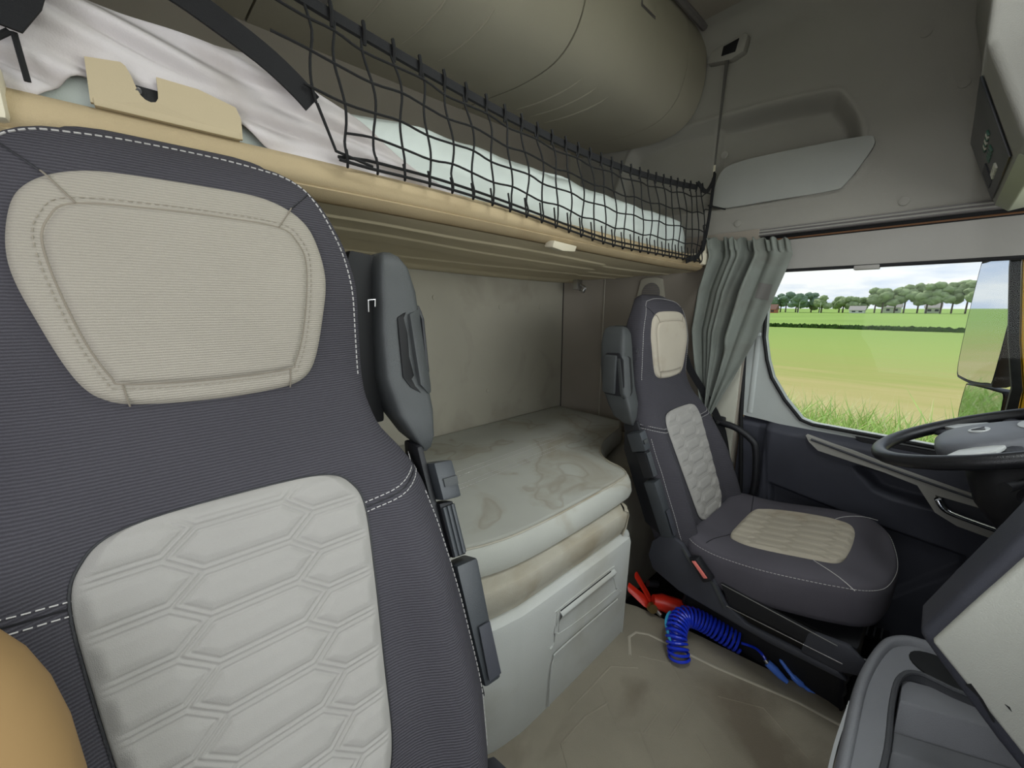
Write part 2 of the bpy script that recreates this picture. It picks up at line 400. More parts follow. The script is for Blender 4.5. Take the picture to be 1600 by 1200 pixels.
# lower panel: relief surface
scoop = rpoly([(.135, .548), (.10, .480), (.06, .452), (-.03, .445), (-.10, .46), (-.10, .535)], 5)
lowp = [(.395, .385), (.10, .345), (-.16, .325), (-.165, .28), (-.02, .08), (.02, .02), (.36, .06)]
tray = [(.15, .70), (.12, .603), (-.40, .585), (-.42, .70)]
def dpan(u, v):
    y = .528-1.06*u; z = ZF+(.648-ZF)*v
    x = XL+.004-.028*sstep(.30, .60, z)*sstep(.46, .40, y)
    if z > .60: x += .05*sstep(.605, .65, z)
    d = pdist((y, z), scoop); x += .06*sstep(0, .03, d)
    d2 = pdist((y, z), lowp); x += .03*sstep(0, .018, d2)
    if y > .425: x += .012*sstep(.425, .43, y)
    d3 = abs(y-.43+.10*(.64-z)/.5*.5); x += .006*math.exp(-(d3/.003)**2)
    return (x, y, z)
G().add(*grid(200, 150, dpan)).build('lower_panel', 'door_black', door, True, None, recalc=False)
G().add(*bevbox((XL+.055, -.56, ZF), (XL+.085, .535, .64), .004)).build('outer_skin', 'yellow_paint', door)
# armrest strip and handle plate in light grey
strip = [(.288, .622), (.275, .600), (.245, .574), (.06, .548), (-.02, .530), (-.07, .455), (-.12, .430), (-.30, .405), (-.36, .415), (-.36, .505), (-.16, .535), (.05, .575), (.15, .600)]
hole = [(-.062, .512), (-.085, .470), (-.20, .448), (-.235, .455), (-.235, .500)]
G().add(*plate(strip, [hole], lambda y, z: (XL-.040-.0*y, y, z), (.03, 0, 0))).build('armrest_strip', 'grey_trim', door, False)
G().add(*tube(smoothpts([(XL-.042, .27, .612), (XL-.042, .05, .566), (XL-.042, -.16, .528), (XL-.042, -.34, .503)], 6), .004, 6)).build('strip_groove', 'plastic_dark', door)
G().add(*plate([(-.055, .515), (-.08, .463), (-.20, .440), (-.24, .45), (-.24, .506)], [], lambda y, z: (XL-.018, y, z), (.004, 0, 0))).build('handle_recess', 'plastic_dark', door, False)
g = G().add(*tube(smoothpts([(XL-.044, -.070, .500), (XL-.05, -.092, .474), (XL-.05, -.15, .461), (XL-.05, -.215, .452)], 5), .0085, 10))
g.add(*tube([(XL-.03, -.074, .503), (XL-.044, -.070, .500)], .009, 8)); g.build('door_handle', 'chrome', door)
# storage lip on the sill
G().add(*prism([(XL+.0, .155, .642), (XL+.0, .12, .610), (XL+.0, -.34, .592), (XL+.0, -.36, .642)], (.03, 0, 0), .004)).build('sill_tray', 'plastic_black', door)
# window pane
wn = struct(G().add(*plate(win, [], lambda y, z: (XL+.036, y, z), (.004, 0, 0))).build('window_1', 'glass', smooth=False), 'side window pane of the driver door')
# B pillar grab handle
gh = thing('grab_handle', 'black angled grab handle screwed to the door pillar', 'handle', (XL-.06, .45, .25))
G().add(*tube(smoothpts([(XL-.035, .600, .612), (XL-.06, .585, .612), (XL-.065, .52, .602), (XL-.065, .462, .570), (XL-.065, .438, .530), (XL-.065, .425, .40), (XL-.062, .432, .29), (XL-.04, .437, .25), (XL+.0, .437, .235)], 6), .0135, 10)).build('bar', 'plastic_black', gh)
G().add(*bevbox((XL-.045, .572, .592), (XL-.015, .625, .632), .008)).build('mount', 'plastic_black', gh)
G().add(*tube([(XL-.078, .590, .612), (XL-.07, .590, .612)], [.006, .008], 12)).build('screw', 'metal', gh)
# pale lining behind the curtain
struct(G().add(*bevbox((XL-.032, .540, ZF), (XL-.015, .66, 1.36), .005)).build('trim_4', 'lining'), 'pale upholstered door pillar trim below the curtain')
# speaker and hook on the side wall
sp = thing('wall_speaker', 'round speaker grille in a beige frame on the side wall', 'speaker', (XL-.02, .965, 1.10))
so_ = rpoly([(1.03, 1.10), (1.025, 1.215), (1.01, 1.235), (.965, 1.24), (.925, 1.235), (.91, 1.215), (.902, 1.10)], 4)
G().add(*prism([(XL-.032, y, z) for y, z in so_], (.014, 0, 0), .004)).build('frame', 'wall', sp)
ring = [(XL-.034, .965+.047*math.cos(a), 1.165+.05*math.sin(a)) for a in [k*math.pi/12 for k in range(24)]]
G().add(*prism(ring, (.004, 0, 0), .001)).build('grille', 'track', sp)
for k in range(9):
    zz = 1.125+k*.01; hw_ = .045*math.sqrt(max(.02, 1-((zz-1.165)/.05)**2))
    G().add(*tube([(XL-.035, .965-hw_, zz), (XL-.035, .965+hw_, zz)], .0014, 5)).build('slat', 'wall_brown', sp)
hk = thing('bunk_lock', 'small silver bunk lock bracket hanging under the upper bunk', 'bracket', (XL-.16, 1.30, 1.17))
G().add(*bevbox((XL-.18, 1.295, 1.19), (XL-.14, 1.325, 1.25), .004)).build('plate', 'metal', hk)
G().add(*tube(smoothpts([(XL-.16, 1.29, 1.215), (XL-.16, 1.26, 1.20), (XL-.16, 1.27, 1.178), (XL-.16, 1.295, 1.185)], 4), .006, 8)).build('hook', 'metal', hk)
# strike panel behind the driver seat
struct(G().add(*prism([(XL-.026, y, z) for y, z in rpoly([(1.20, .50), (1.20, .72), (1.17, .86), (1.10, .90), (1.04, .88), (1.04, .50)], 4)], (.01, 0, 0), .004)).build('trim_5', 'wall_brown'), 'raised panel on the side wall above the lower bunk')

# ------------------------------------------------------------------ rear overhead locker
LP = smoothpts([(.83, ZC, 0), (.812, 2.08, 0), (.818, 1.98, 0), (.852, 1.90, 0), (.93, 1.855, 0), (1.08, 1.852, 0), (1.26, 1.875, 0), (YB, 1.90, 0)], 5)
lk = thing('overhead_locker', 'grey rounded overhead storage locker across the back of the cab', 'locker', (.7, 1.1, 1.85))
def lring(x, off=0.0, a=0, b=None):
    P = LP[a:b]; o = []
    for i, p in enumerate(P):
        t = P[min(i+1, len(P)-1)]-P[max(i-1, 0)]; n = Vector((t.y, -t.x, 0)).normalized()
        o.append(Vector((x, p.x+n.x*off, p.y+n.y*off)))
    return o
def lbody(x0, x1, off, name, m, a=0, b=None):
    v, f = loft([lring(x0, -.01, a, b)+lring(x0, off, a, b)[::-1], lring(x1, -.01, a, b)+lring(x1, off, a, b)[::-1]])
    return G().add(v, f).build(name, m, lk, True, 35)
# sign of the outward normal
lbody(XR+.002, XL-.012, .0, 'body', 'locker_gap')
lbody(1.012, 1.62, .014, 'end_module', 'locker')
lbody(1.627, XL-.014, .012, 'end_cap', 'locker')
lbody(.285, 1.004, .016, 'hatch', 'locker', 1)
lbody(XR+.01, .279, .016, 'hatch', 'locker', 1)
def lpt(x, s, off):  # point on the locker skin, s in 0..1 along profile
    k = s*(len(LP)-1); r = lring(x, off); i = min(int(k), len(r)-2); return r[i].lerp(r[i+1], k-i)
for x in (.74, .62, .50, .40):
    G().add(*tube([lpt(x, s, .0155) for s in (.52, .56, .60, .66, .72, .78)], [.002, .004, .0045, .0045, .004, .002], 8)).build('rib', 'locker', lk)
for x in (1.14, 1.22, 1.30):
    G().add(*tube([lpt(x, s, .0135) for s in (.56, .60, .66, .72, .78, .84)], [.002, .004, .0045, .0045, .004, .002], 8)).build('rib', 'locker', lk)
q = [lpt(x, s, .016) for x, s in ((1.28, .10), (1.28, .18), (1.36, .18), (1.36, .10))]
G().add(*prism(q, (0, -.003, -.001), .002)).build('cover_cap', 'locker', lk)
G().add(*prism([Vector(p)+Vector((0, .001, 0)) for p in [lpt(x, s, .0155) for x, s in ((1.275, .092), (1.275, .188), (1.365, .188), (1.365, .092))]], (0, -.001, 0))).build('cap_gap', 'track', lk, False)
G().add(*bevbox((.30, 1.06, 1.818), (.40, 1.13, 1.838), .006)).build('latch', 'track', lk)
G().add(*tube([(1.73, .795, ZC-.005), (.2, .795, ZC-.005)], .013, 8)).build('edge_strip', 'track', lk)
# thin skin behind the locker down to the bunk
struct(G().add(*bevbox((XR, YB-.012, 1.30), (XL-.1, YB-.001, 1.92), .003)).build('wall_back', 'ceiling'), 'dark upper back wall behind the bunk net')

# ------------------------------------------------------------------ upper bunk
ub = thing('upper_bunk', 'tan padded upper bunk platform spanning the back of the cab', 'bunk', (.7, 1.05, 1.235))
YBK = .70
def bz(x): return 1.337-.026*sstep(.15, 1.6, x)
def bring(x):
    zt = bz(x); zb = zt-.080; o = []
    prof = [(YBK+.036, zt-.006), (YBK+.030, zt-.001), (YBK+.015, zt-.004), (YBK+.002, zt-.016), (YBK-.001, zt-.03), (YBK+.001, zt-.042), (YBK+.006, zt-.0455), (YBK+.003, zt-.049), (YBK+.010, zt-.055), (YBK+.020, zt-.059), (YBK+.030, zt-.0625), (YBK+.036, zt-.062)]
    return [(x, y, z) for y, z in prof]
xs = [XR+.01+(1.70-XR-.01)*k/40 for k in range(41)]
G().add(*loft([bring(x) for x in xs])).build('front_bolster', 'bunk_tan', ub, True, 50)
# moulded underside with stepped relief
def under(u, v):
    x = XR+.012+(1.70-XR-.012)*u; y = YBK+.025+(YB-.02-YBK-.025)*v**1.3
    z = bz(x)-.066; d = y-YBK
    f1 = .085+.035*sstep(.30, .62, x)+.012*math.sin(x*6)+.03*sstep(1.18, 1.24, x)
    z -= .0040*sstep(f1, f1+.008, d)
    f2 = .125+.05*sstep(.28, .70, x)+.05*sstep(1.24, 1.29, x)-.02*math.sin(x*3)
    z += .0040*sstep(f2, f2+.006, d)
    f3 = .20+.05*sstep(.30, .8, x)+.07*sstep(1.30, 1.36, x)
    z -= .0040*sstep(f3, f3+.008, d)
    f4 = .30+.07*sstep(.35, .9, x)+.06*sstep(1.36, 1.42, x)
    z += .0040*sstep(f4, f4+.008, d)
    f5 = .46+.05*math.sin(x*3)
    z -= .0040*sstep(f5, f5+.012, d)
    z -= .010*sstep(.62, .70, d)
    return (x, y, z)
G().add(*grid(220, 150, under)).build('underside', 'bunk_under', ub, True, None, recalc=False)
G().add(*bevbox((XR+.012, YBK+.034, 1.276), (1.69, YB-.03, 1.312), .004)).build('platform', 'bunk_tan', ub)
G().add(*prism([(.775, YBK-.002, 1.268), (.775, YBK+.004, 1.252), (.815, YBK+.002, 1.246), (.862, YBK-.0, 1.248), (.862, YBK-.006, 1.262)], (0, .03, .004), .003)).build('latch', 'bunk_end', ub)
G().add(*bevbox((1.665, YBK-.012, 1.270), (1.725, YBK+.06, 1.318), .008)).build('corner_bracket', 'bunk_end', ub)
G().add(*bevbox((-.135, YBK-.012, 1.293), (-.092, YBK+.03, 1.352), .006)).build('corner_bracket', 'bunk_end', ub)
bp_ = [(x*.955, 1.337+(z-1.318)*.60 if z < 1.33 else 1.1+(z-1.1)*.955) for x, z in [(-.030, 1.318), (-.028, 1.398), (.004, 1.403), (.008, 1.400), (.012, 1.390), (.015, 1.378), (.018, 1.370), (.022, 1.366), (.027, 1.3645), (.032, 1.366), (.035, 1.371), (.036, 1.380), (.0365, 1.397), (.080, 1.397), (.122, 1.388), (.127, 1.374), (.126, 1.315)]]
pl_ = thing('bunk_bracket_cover', 'beige notched plastic cover plate standing on the tan bunk edge', 'cover', (.05, .712, 1.334))
G().add(*plate(bp_, [], lambda x, z: (x, .706+.05*abs(x-.05), z), (0, .006, 0))).build('plate', 'bunk_beige', pl_, False)
G().add(*bevbox((-.026, .708, 1.334), (.118, .73, 1.343), .002)).build('foot', 'bunk_beige', pl_)
g = G().add(*bevbox((.008, .716, 1.345), (.048, .724, 1.372), .003)); g.build('latch_mechanism', 'plastic_black', pl_)
G().add(*tube([(.016, .708, 1.362), (.016, .714, 1.366)], .003, 8)).build('pin', 'metal', pl_)
# mattress with white cover
um = thing('upper_mattress', 'thin mattress in a white cover on the upper bunk', 'mattress', (.7, 1.08, 1.31))
def umr(x):
    t0 = 1.466-.022*sstep(.2, 1.6, x)-.028*sstep(.45, .25, x); b = 1.3125; yf = .742+.004*math.sin(x*40)
    e = 1-.9*sstep(1.59, 1.62, x); t = b+(t0-b)*(.25+.75*e) if x > 1.58 else t0
    wob = .003*math.sin(x*23)+.003*math.sin(x*9)
    prof = [(yf+.02, b), (yf+.004, b+.012), (yf, b+.045), (yf+.002, t-.04), (yf+.012, t-.014), (yf+.04, t+wob), (1.0, t+.01), (1.38, t+.006), (1.405, t-.03), (1.405, b)]
    return [(x, y, z) for y, z in prof]
G().add(*loft([umr(-.33+1.95*k/80) for k in range(81)])).build('cover', 'mattress_white', um, True, None)
# crumpled sheet on top at the passenger end, drooping over the front
def sheet(u, v):
    x = -.34+.86*u
    top = 1.456-.125*sstep(.17, .52, x)
    d = v
    y = .742-.012*sstep(.1, .45, v)+.45*max(0, .16-v)/.16
    low = 1.330+.003*math.sin(x*13)+.040*sstep(-.09, -.03, x)*sstep(.17, .10, x)-.012*sstep(.2, .45, x)
    z = top-(top-low)*sstep(.06, 1, v)*1.0
    f = math.sin((x*.62+z*2.6)*55+2*math.sin(x*9))*.0045+math.sin((x*.35+z*2.2)*105+1.5*math.sin(x*17))*.0026
    y += f*(.3+.7*sstep(0, .2, v))+.004*math.sin(v*3.1)*-1*sstep(.5, .1, x)
    y -= .012*sstep(.1, .6, v)*0
    if v < .16: z += .012*noise.noise(Vector((x*9, v*20, 3)))+.006
    return (x, y-.006, z)
sh = G().add(*grid(180, 90, sheet)).build('bed_sheet', 'sheet', None, True, None, recalc=False)
tag(sh, 'crumpled white bed sheet draped over the upper mattress front', 'sheet')
m_ = sh.modifiers.new('thickness', 'SOLIDIFY'); m_.thickness = .003

# ------------------------------------------------------------------ bunk safety net
nr = thing('bunk_net', 'black cord safety net strung along the front of the upper bunk', 'net', (.9, .69, 1.27))
def ntop(x): return Vector((x, .705, 1.572-.06*math.sin(math.pi*min(1, max(0, (x-.1)/1.6)))-.010))
def nbot(x): return Vector((x, .685-.006*sstep(.3, .9, x), 1.333-.052*sstep(.35, 1.1, x)))
def npt(x, t, k=0):
    a = ntop(x); b = nbot(x); p = a.lerp(b, t)
    p.y += -.012*math.sin(math.pi*t)
    p.x += .007*math.sin(k*1.7+t*9)*(1-t*.5)
    return p
NX = [.205+.0505*k for k in range(29)]
for k, x in enumerate(NX):
    if k == 0: pts = [npt(x+.012, t, k) for t in (0, .2, .4, .55, .68)]
    else:
        pts = [npt(x, t/8, k) for t in range(8)]; b = nbot(x)
        pts += [b+Vector((0, -.004, .008)), b+Vector((.002, -.001, -.004)), b+Vector((.004, .006, -.008)), b+Vector((.007, .010, .006)), b+Vector((.008, .016, .022+.02*sstep(.4, .8, x)))]
    G().add(*tube(smoothpts(pts, 3), .0021, 6)).build('net_cord', 'net_black', nr)
    if k: 
        a = ntop(x); G().add(*tube([a+Vector((0, -.004, .016)), a+Vector((0, -.008, 0)), a+Vector((0, -.004, -.018))], .0032, 6)).build('knot', 'net_black', nr)
for j, t in enumerate((.13, .36, .60, .80)):
    pts = []
    for k, x in enumerate(NX):
        if t == .80 and k == 0: continue
        p = npt(x, t, k); p.z += .006*math.sin(k*2.1+j)*.6; p.y -= .001; pts.append(p)
    if t < .5: pts = [npt(NX[0]-.06+.02*j, t-.02, 0)]+pts
    G().add(*tube(smoothpts(pts, 3), .0020, 6)).build('net_cord', 'net_black', nr)
for off in (Vector((0, -.001, -.004)), Vector((0, .012, .012))):
    G().add(*tube(smoothpts([nbot(.245+.0505*k)+off*(1 if k else .3) for k in range(28)]+[nbot(1.60)+Vector((.04, .01, 0))], 2), .0026, 6)).build('net_cord', 'net_black', nr)
G().add(*tube([npt(.218, .68), nbot(.245)+Vector((-.004, 0, .01)), nbot(.30)], .0024, 6)).build('net_cord', 'net_black', nr)
def band(pts, w, th, up):
    P = [Vector(p) for p in pts]; rings = []
    for i, p in enumerate(P):
        t = (P[min(i+1, len(P)-1)]-P[max(i-1, 0)]).normalized(); u = Vector(up); u = (u-t*u.dot(t)).normalized(); n = t.cross(u)
        ww = w[i] if isinstance(w, (list, tuple)) else w
        rings.append([p+u*ww+n*th, p-u*ww+n*th, p-u*ww-n*th, p+u*ww-n*th])
    return loft(rings)
G().add(*band(smoothpts([ntop(x) for x in (-.35, -.1, .1, .25, .4, .55, .7, .85, 1.0, 1.15, 1.3, 1.45, 1.58)], 4), .0085, .003, (0, .15, 1))).build('top_webbing', 'webbing', nr)
G().add(*band(smoothpts([(-.16, .69, 1.600), (.02, .69, 1.500), (.08, .688, 1.476), (.15, .686, 1.445), (.19, .686, 1.420), (.213, .688, 1.402)], 4), .0155, .002, (.5, 0, .8))).build('end_webbing', 'webbing', nr)
G().add(*band([(-.055, .69, 1.50), (-.075, .69, 1.415), (-.079, .69, 1.383)], [.032, .024, .010], .002, (1, 0, 0))).build('end_webbing', 'webbing', nr)
G().add(*tube([(-.079, .70, 1.384), (-.12, .70, 1.345)], .003, 6)).build('net_cord', 'net_black', nr)
G().add(*tube([(-.076, .70, 1.384), (-.074, .703, 1.34)], .003, 6)).build('net_cord', 'net_black', nr)
G().add(*band(smoothpts([(1.735, .705, 1.63), (1.70, .70, 1.58), (1.655, .70, 1.545), (1.58, .70, 1.562)], 4), .008, .002, (0, 0, 1))).build('end_webbing', 'webbing', nr)
G().add(*band(smoothpts([(1.73, .703, 1.63), (1.715, .70, 1.52), (1.700, .70, 1.42), (1.66, .695, 1.33), (1.60, .690, 1.295), (1.55, .685, 1.285), (1.50, .684, 1.272)], 4), .010, .002, (.6, 0, .6))).build('end_webbing', 'webbing', nr)
for j, t in enumerate((.13, .36, .60, .80)):
    G().add(*tube(smoothpts([npt(NX[-1], t, 28), Vector((1.66, .70, 1.54-.06*j)), Vector((1.706-.008*j, .70, 1.545-.06*j))], 3), .002, 6)).build('net_cord', 'net_black', nr)
G().add(*tube([(1.69, .70, 1.50), (1.76, .66, 1.49)], .003, 6)).build('net_cord', 'net_black', nr)
# hanging belt that carries the bunk
st = thing('bunk_strap', 'grey belt hanging from the side wall to the bunk corner', 'strap', (1.72, .71, 1.31))
G().add(*band([(1.775, .715, 2.065), (1.76, .712, 1.95), (1.735, .708, 1.66)], [.0075, .005, .003], .0015, (0, 1, .0))).build('belt', 'strap', st)
G().add(*band([(1.735, .708, 1.66), (1.715, .705, 1.40), (1.705, .705, 1.31)], .0035, .002, (0, 1, .0))).build('cable', 'bunk_end', st)
G().add(*tube([(1.705, .703, 1.36), (1.700, .703, 1.30)], .012, 10)).build('ferrule', 'bunk_end', st)
an = thing('belt_anchor', 'beige belt outlet housing on the side wall below the ceiling', 'anchor', (1.78, .72, 2.05))
G().add(*prism([(1.768, y, z) for y, z in ((.79, 2.06), (.78, 2.10), (.66, 2.115), (.645, 2.10), (.655, 2.05), (.70, 2.04))], (.04, 0, 0), .008)).build('housing', 'side_panel', an)
G().add(*prism([(1.764, y, z) for y, z in ((.735, 2.065), (.73, 2.095), (.675, 2.10), (.685, 2.06))], (.006, 0, 0), .001)).build('slot', 'rubber', an)

# ------------------------------------------------------------------ lower bunk
cb = thing('bunk_cabinet', 'light grey moulded plastic cabinet under the lower bunk', 'cabinet', (.75, 1.0, -.01))
front = [(.20, 1.2), (.30, .80), (.405, .635), (.46, .598), (.53, .582), (.62, .576), (1.00, .578), (1.05, .586), (1.085, .62), (1.09, .70), (1.09, 1.2)]
fsm = [Vector((p.x, p.y, 0)) for p in smoothpts([(a, b, 0) for a, b in front], 5)]
def cring(z, off=0):
    o = []
    for i, p in enumerate(fsm):
        t = fsm[min(i+1, len(fsm)-1)]-fsm[max(i-1, 0)]; n = Vector((-t.y, t.x, 0)).normalized()
        o.append(Vector((p.x+n.x*off, p.y+n.y*off, z)))
    return o
def cbody(levels, name, m):
    rings = []
    for z, off in levels:
        r = cring(z, off); rings.append(r+[Vector((r[-1].x, YB-.02, z)), Vector((r[0].x, YB-.02, z))])
    return G().add(*loft(rings)).build(name, m, cb, True, 35)
# find the sign: positive offset moves inwards (towards +Y)
cbody([(-.012, .012), (.02, .008), (.345, 0), (.362, .004), (.368, .012), (.37, .03)], 'body', 'cabinet')
cbody([(.37, .030), (.385, .026), (.395, .020), (.445, .012), (.455, .016), (.46, .03)], 'ledge', 'cabinet_dirty')
hp = [(.672, .215), (.680, .300), (.690, .310), (.93, .310), (.945, .295), (.985, .205), (.975, .190), (.68, .200)]
G().add(*plate(rpoly(hp, 4), [rpoly([(.688, .232), (.692, .295), (.70, .302), (.925, .302), (.935, .292), (.962, .225), (.955, .215)], 4)], lambda x, z: (x, .5745, z), (0, .008, 0))).build('handle_rim', 'cabinet', cb, False)
g = G().add(*grid(20, 12, lambda u, v: (.69+.255*u+.02*(1-v)*u, .5765-.012*sstep(.55, .95, v)*(v < .97)-.0*u, .215+.087*v)))
g.build('handle_grip', 'cabinet', cb, True, None, recalc=False)
G().add(*bevbox((.692, .5735, .298), (.928, .580, .3035), .001)).build('grip_slot', 'rubber', cb)
G().add(*tube(smoothpts([(.655, .5755, .02), (.66, .5755, .12), (.672, .5755, .165), (.70, .575, .178), (.98, .577, .172)], 5), .0022, 6)).build('panel_ridge', 'cabinet', cb)
# mattress
lm = thing('lower_mattress', 'stained grey mattress on the lower bunk behind the seats', 'mattress', (.75, 1.0, .46))
mo = [(.10, 1.10), (.30, .83), (.42, .70), (.53, .652), (.66, .636), (.85, .634), (1.06, .640), (1.12, .652), (1.155, .70), (1.17, .76), (1.22, .83), (1.34, .90), (1.55, .96), (1.66, 1.02), (1.66, 1.43), (.10, 1.43)]
mob = mo
msm = smoothpts([(a, b, 0) for a, b in mo[:13]], 5)+[Vector((1.66, 1.02, 0)), Vector((1.66, 1.43, 0)), Vector((.10, 1.43, 0))]
cx_, cy_ = .80, 1.15
def mring(z, s, f=0): return [Vector((cx_+(p.x-cx_)*s, cy_+(p.y-cy_)*s-f*(p.y < 1.0), z)) for p in msm]
rings = [mring(.464, .97, .006), mring(.466, 1.0, .013), mring(.485, 1.008, .015), mring(.515, 1.006, .011), mring(.531, 1.0, .006), mring(.538, .992, .003), mring(.5385, .96), mring(.538, .93)]
v, f = loft(rings, True, False)
for s in (.85, .7, .5, .3, .12):
    n0 = len(v); v += mring(.537-.004*(1-s), s); n = len(msm)
    for j in range(n): a = n0-n+j; b = n0-n+(j+1) % n; f.append((a, b, b+n, a+n))
f.append(tuple(len(v)-len(msm)+i for i in range(len(msm)))); f.append(tuple(range(len(msm)-1, -1, -1)))
mt = bpy.data.materials['cabinet'].copy
def mattress_mat():
    m = mat('mattress_grey', (168, 168, 160), .95, .05, 5, .3, 700, spec=.1, stain=(146, 139, 122), sscale=4.5, sth=(.50, .72))
    t = m.node_tree; L = t.links; b = t.nodes['Principled BSDF']; src = b.inputs['Base Color'].links[0].from_socket
    co = t.nodes.new('ShaderNodeTexCoord'); nz = t.nodes.new('ShaderNodeTexNoise'); nz.inputs['Scale'].default_value = 4.2; nz.inputs['Detail'].default_value = 2.5; nz.inputs['Distortion'].default_value = .5
    L.new(co.outputs['Object'], nz.inputs['Vector'])
    rp = t.nodes.new('ShaderNodeValToRGB'); rp.color_ramp.elements[0].position = .555; rp.color_ramp.elements[0].color = (0, 0, 0, 1)
    rp.color_ramp.elements[1].position = .60; rp.color_ramp.elements[1].color = (0, 0, 0, 1)
    e1 = rp.color_ramp.elements.new(.575); e1.color = (.36, .36, .36, 1); L.new(nz.outputs['Fac'], rp.inputs[0])
    mx = t.nodes.new('ShaderNodeMix'); mx.data_type = 'RGBA'; L.new(rp.outputs[0], mx.inputs[0]); L.new(src, mx.inputs[6]); mx.inputs[7].default_value = s2l((132, 123, 104))+(1,)
    L.new(mx.outputs[2], b.inputs['Base Color'])
mattress_mat()
G().add(v, f).build('cover', 'mattress_grey', lm, True, 60)
G().add(*tube([p+Vector((0, 0, .0)) for p in mring(.5385, .991, .003)[:62]], .0028, 6)).build('piping', 'cabinet_dirty', lm)
for (a, b) in (((.55, 1.05), (1.25, 1.08)), ((.55, 1.02), (1.25, 1.05)), ((.55, .94), (1.20, .975)), ((.55, .965), (1.20, 1.0))):
    dashes([(a[0], a[1], .5375), (b[0], b[1], .5378)], .0009, .008, .005).build('stitching', 'thread', lm)
# dark gap line at the back wall and a low step beyond the cabinet
struct(G().add(*bevbox((1.10, .74, ZF), (XL-.02, YB, .44), .01)).build('trim_6', 'wall'), 'grey box carrying the end of the lower bunk')

# ------------------------------------------------------------------ floor mat
fm = thing('floor_mat', 'worn brown grey rubber floor mat over the engine tunnel', 'floor mat', (.5, .2, -.014))
def zmat(x, y): return -.001
G().add(*prism([(x, y, -.014) for x, y in [(1.135, .715), (1.185, .615), (1.225, .40), (1.28, .06), (1.285, -.48), (-.29, -.48), (-.29, .715)]], (0, 0, .014), .003)).build('sheet', 'mat_floor', fm, True, 40)
def ridge(pts, r=.004, closed=False, h=.5):
    G().add(*tube(smoothpts([(x, y, .0) for x, y in pts], 4, closed) if len(pts) > 2 and False else [(x, y, 0) for x, y in pts], r, 8, closed, flat=(Vector((0, 0, 1)), h))).build('ridge', 'mat_floor' if r < .004 else 'mat_ridge', fm)
ridge([(.98, .52), (1.04, .56), (1.075, .555), (1.10, .52), (1.14, .32), (1.20, .12), (1.225, -.1)], .005)
for pts in ([(1.00, .50), (1.05, .42), (.98, .32), (.84, .32), (.76, .42), (.82, .52)], [(.80, .48), (.72, .50), (.62, .50), (.56, .40), (.62, .30), (.74, .30), (.80, .38)],
            [(1.05, .28), (1.11, .18), (1.05, .06), (.90, .06), (.83, .16), (.90, .28)], [(.78, .25), (.84, .15), (.77, .03), (.62, .03), (.56, .14), (.62, .25)],
            [(.70, .06), (.60, -.02), (.46, .04), (.44, .2)], [(.95, .47), (.92, .37), (.80, .37)], [(.52, .36), (.42, .34), (.36, .22)],
            [(1.12, .02), (1.16, -.1), (1.1, -.2)], [(.58, .46), (.48, .48), (.42, .40)], [(.70, .54), (.90, .54), (.96, .48)]):
    ridge(pts, .0032)

# ------------------------------------------------------------------ seats (local: x across, y back, z up)
YC = [(.18, .425), (.30, .46), (.408, .497), (.57, .565), (.70, .620), (.739, .637), (.80, .668), (.845, .682), (.965, .685), (1.04, .694), (1.083, .702), (1.11, .716), (1.13, .742), (1.142, .768), (1.147, .788)]
HW = [(.18, .215), (.25, .242), (.37, .262), (.50, .262), (.61, .256), (.67, .247), (.71, .232), (.76, .198), (.81, .189), (.90, .191), (.98, .193), (1.03, .182), (1.07, .165), (1.10, .148), (1.125, .124), (1.14, .098), (1.147, .05)]
TH = [(.18, .10), (.30, .135), (.60, .14), (.75, .13), (.90, .115), (1.05, .095), (1.10, .078), (1.13, .05), (1.142, .022), (1.147, .006)]
BO = [(.18, .02), (.30, .045), (.55, .045), (.68, .022), (.76, .0), (1.2, 0)]
def yc(z): return sinterp(YC, z)
def hw(z): return sinterp(HW, z)
def th(z): return sinterp(TH, z) if z < 1.10 else interp(TH, z)
def front_y(x, z):
    t = min(1, abs(x)/hw(z)); n = 4.5
    y = yc(z)+th(z)/2*(1-(max(0, 1-t**n))**(1/n))
    b = sinterp(BO, z); y -= b*math.exp(-((t-.80)/.17)**2)
    return y
def spt(x, z, off=0):
    """point on the backrest front, lifted off along its normal"""
    e = .004; y = front_y(x, z)
    if not off: return Vector((x, y, z))
    dxx = (front_y(x+e, z)-front_y(x-e, z))/(2*e); dzz = (front_y(x, z+e)-front_y(x, z-e))/(2*e)
    n = Vector((dxx, -1, dzz)).normalized(); return Vector((x, y, z))+n*off
PX, PZ, HA, HB = .115, .0455, .0425, .0725
def hexd(x, z):
    best = -1
    i0 = math.floor(x/PX)
    for i in (i0, i0+1):
        zz = z-(i % 2)*PZ/2; j = round(zz/PZ); dxv = abs(x-i*PX); dzv = abs(zz-j*PZ)
        d1 = PZ/2-dzv; ln = math.hypot(PZ/2, HB-HA); d2 = ((HB-dxv)*PZ/2-dzv*(HB-HA))/ln
        best = max(best, min(d1, d2))
    return best
def hexh(x, z):
    d = hexd(x, z)
    return .0026*sstep(0, .0024, d)-.0021*math.exp(-((d-.0054)/.0012)**2)+.0022*sstep(.006, .015, d)
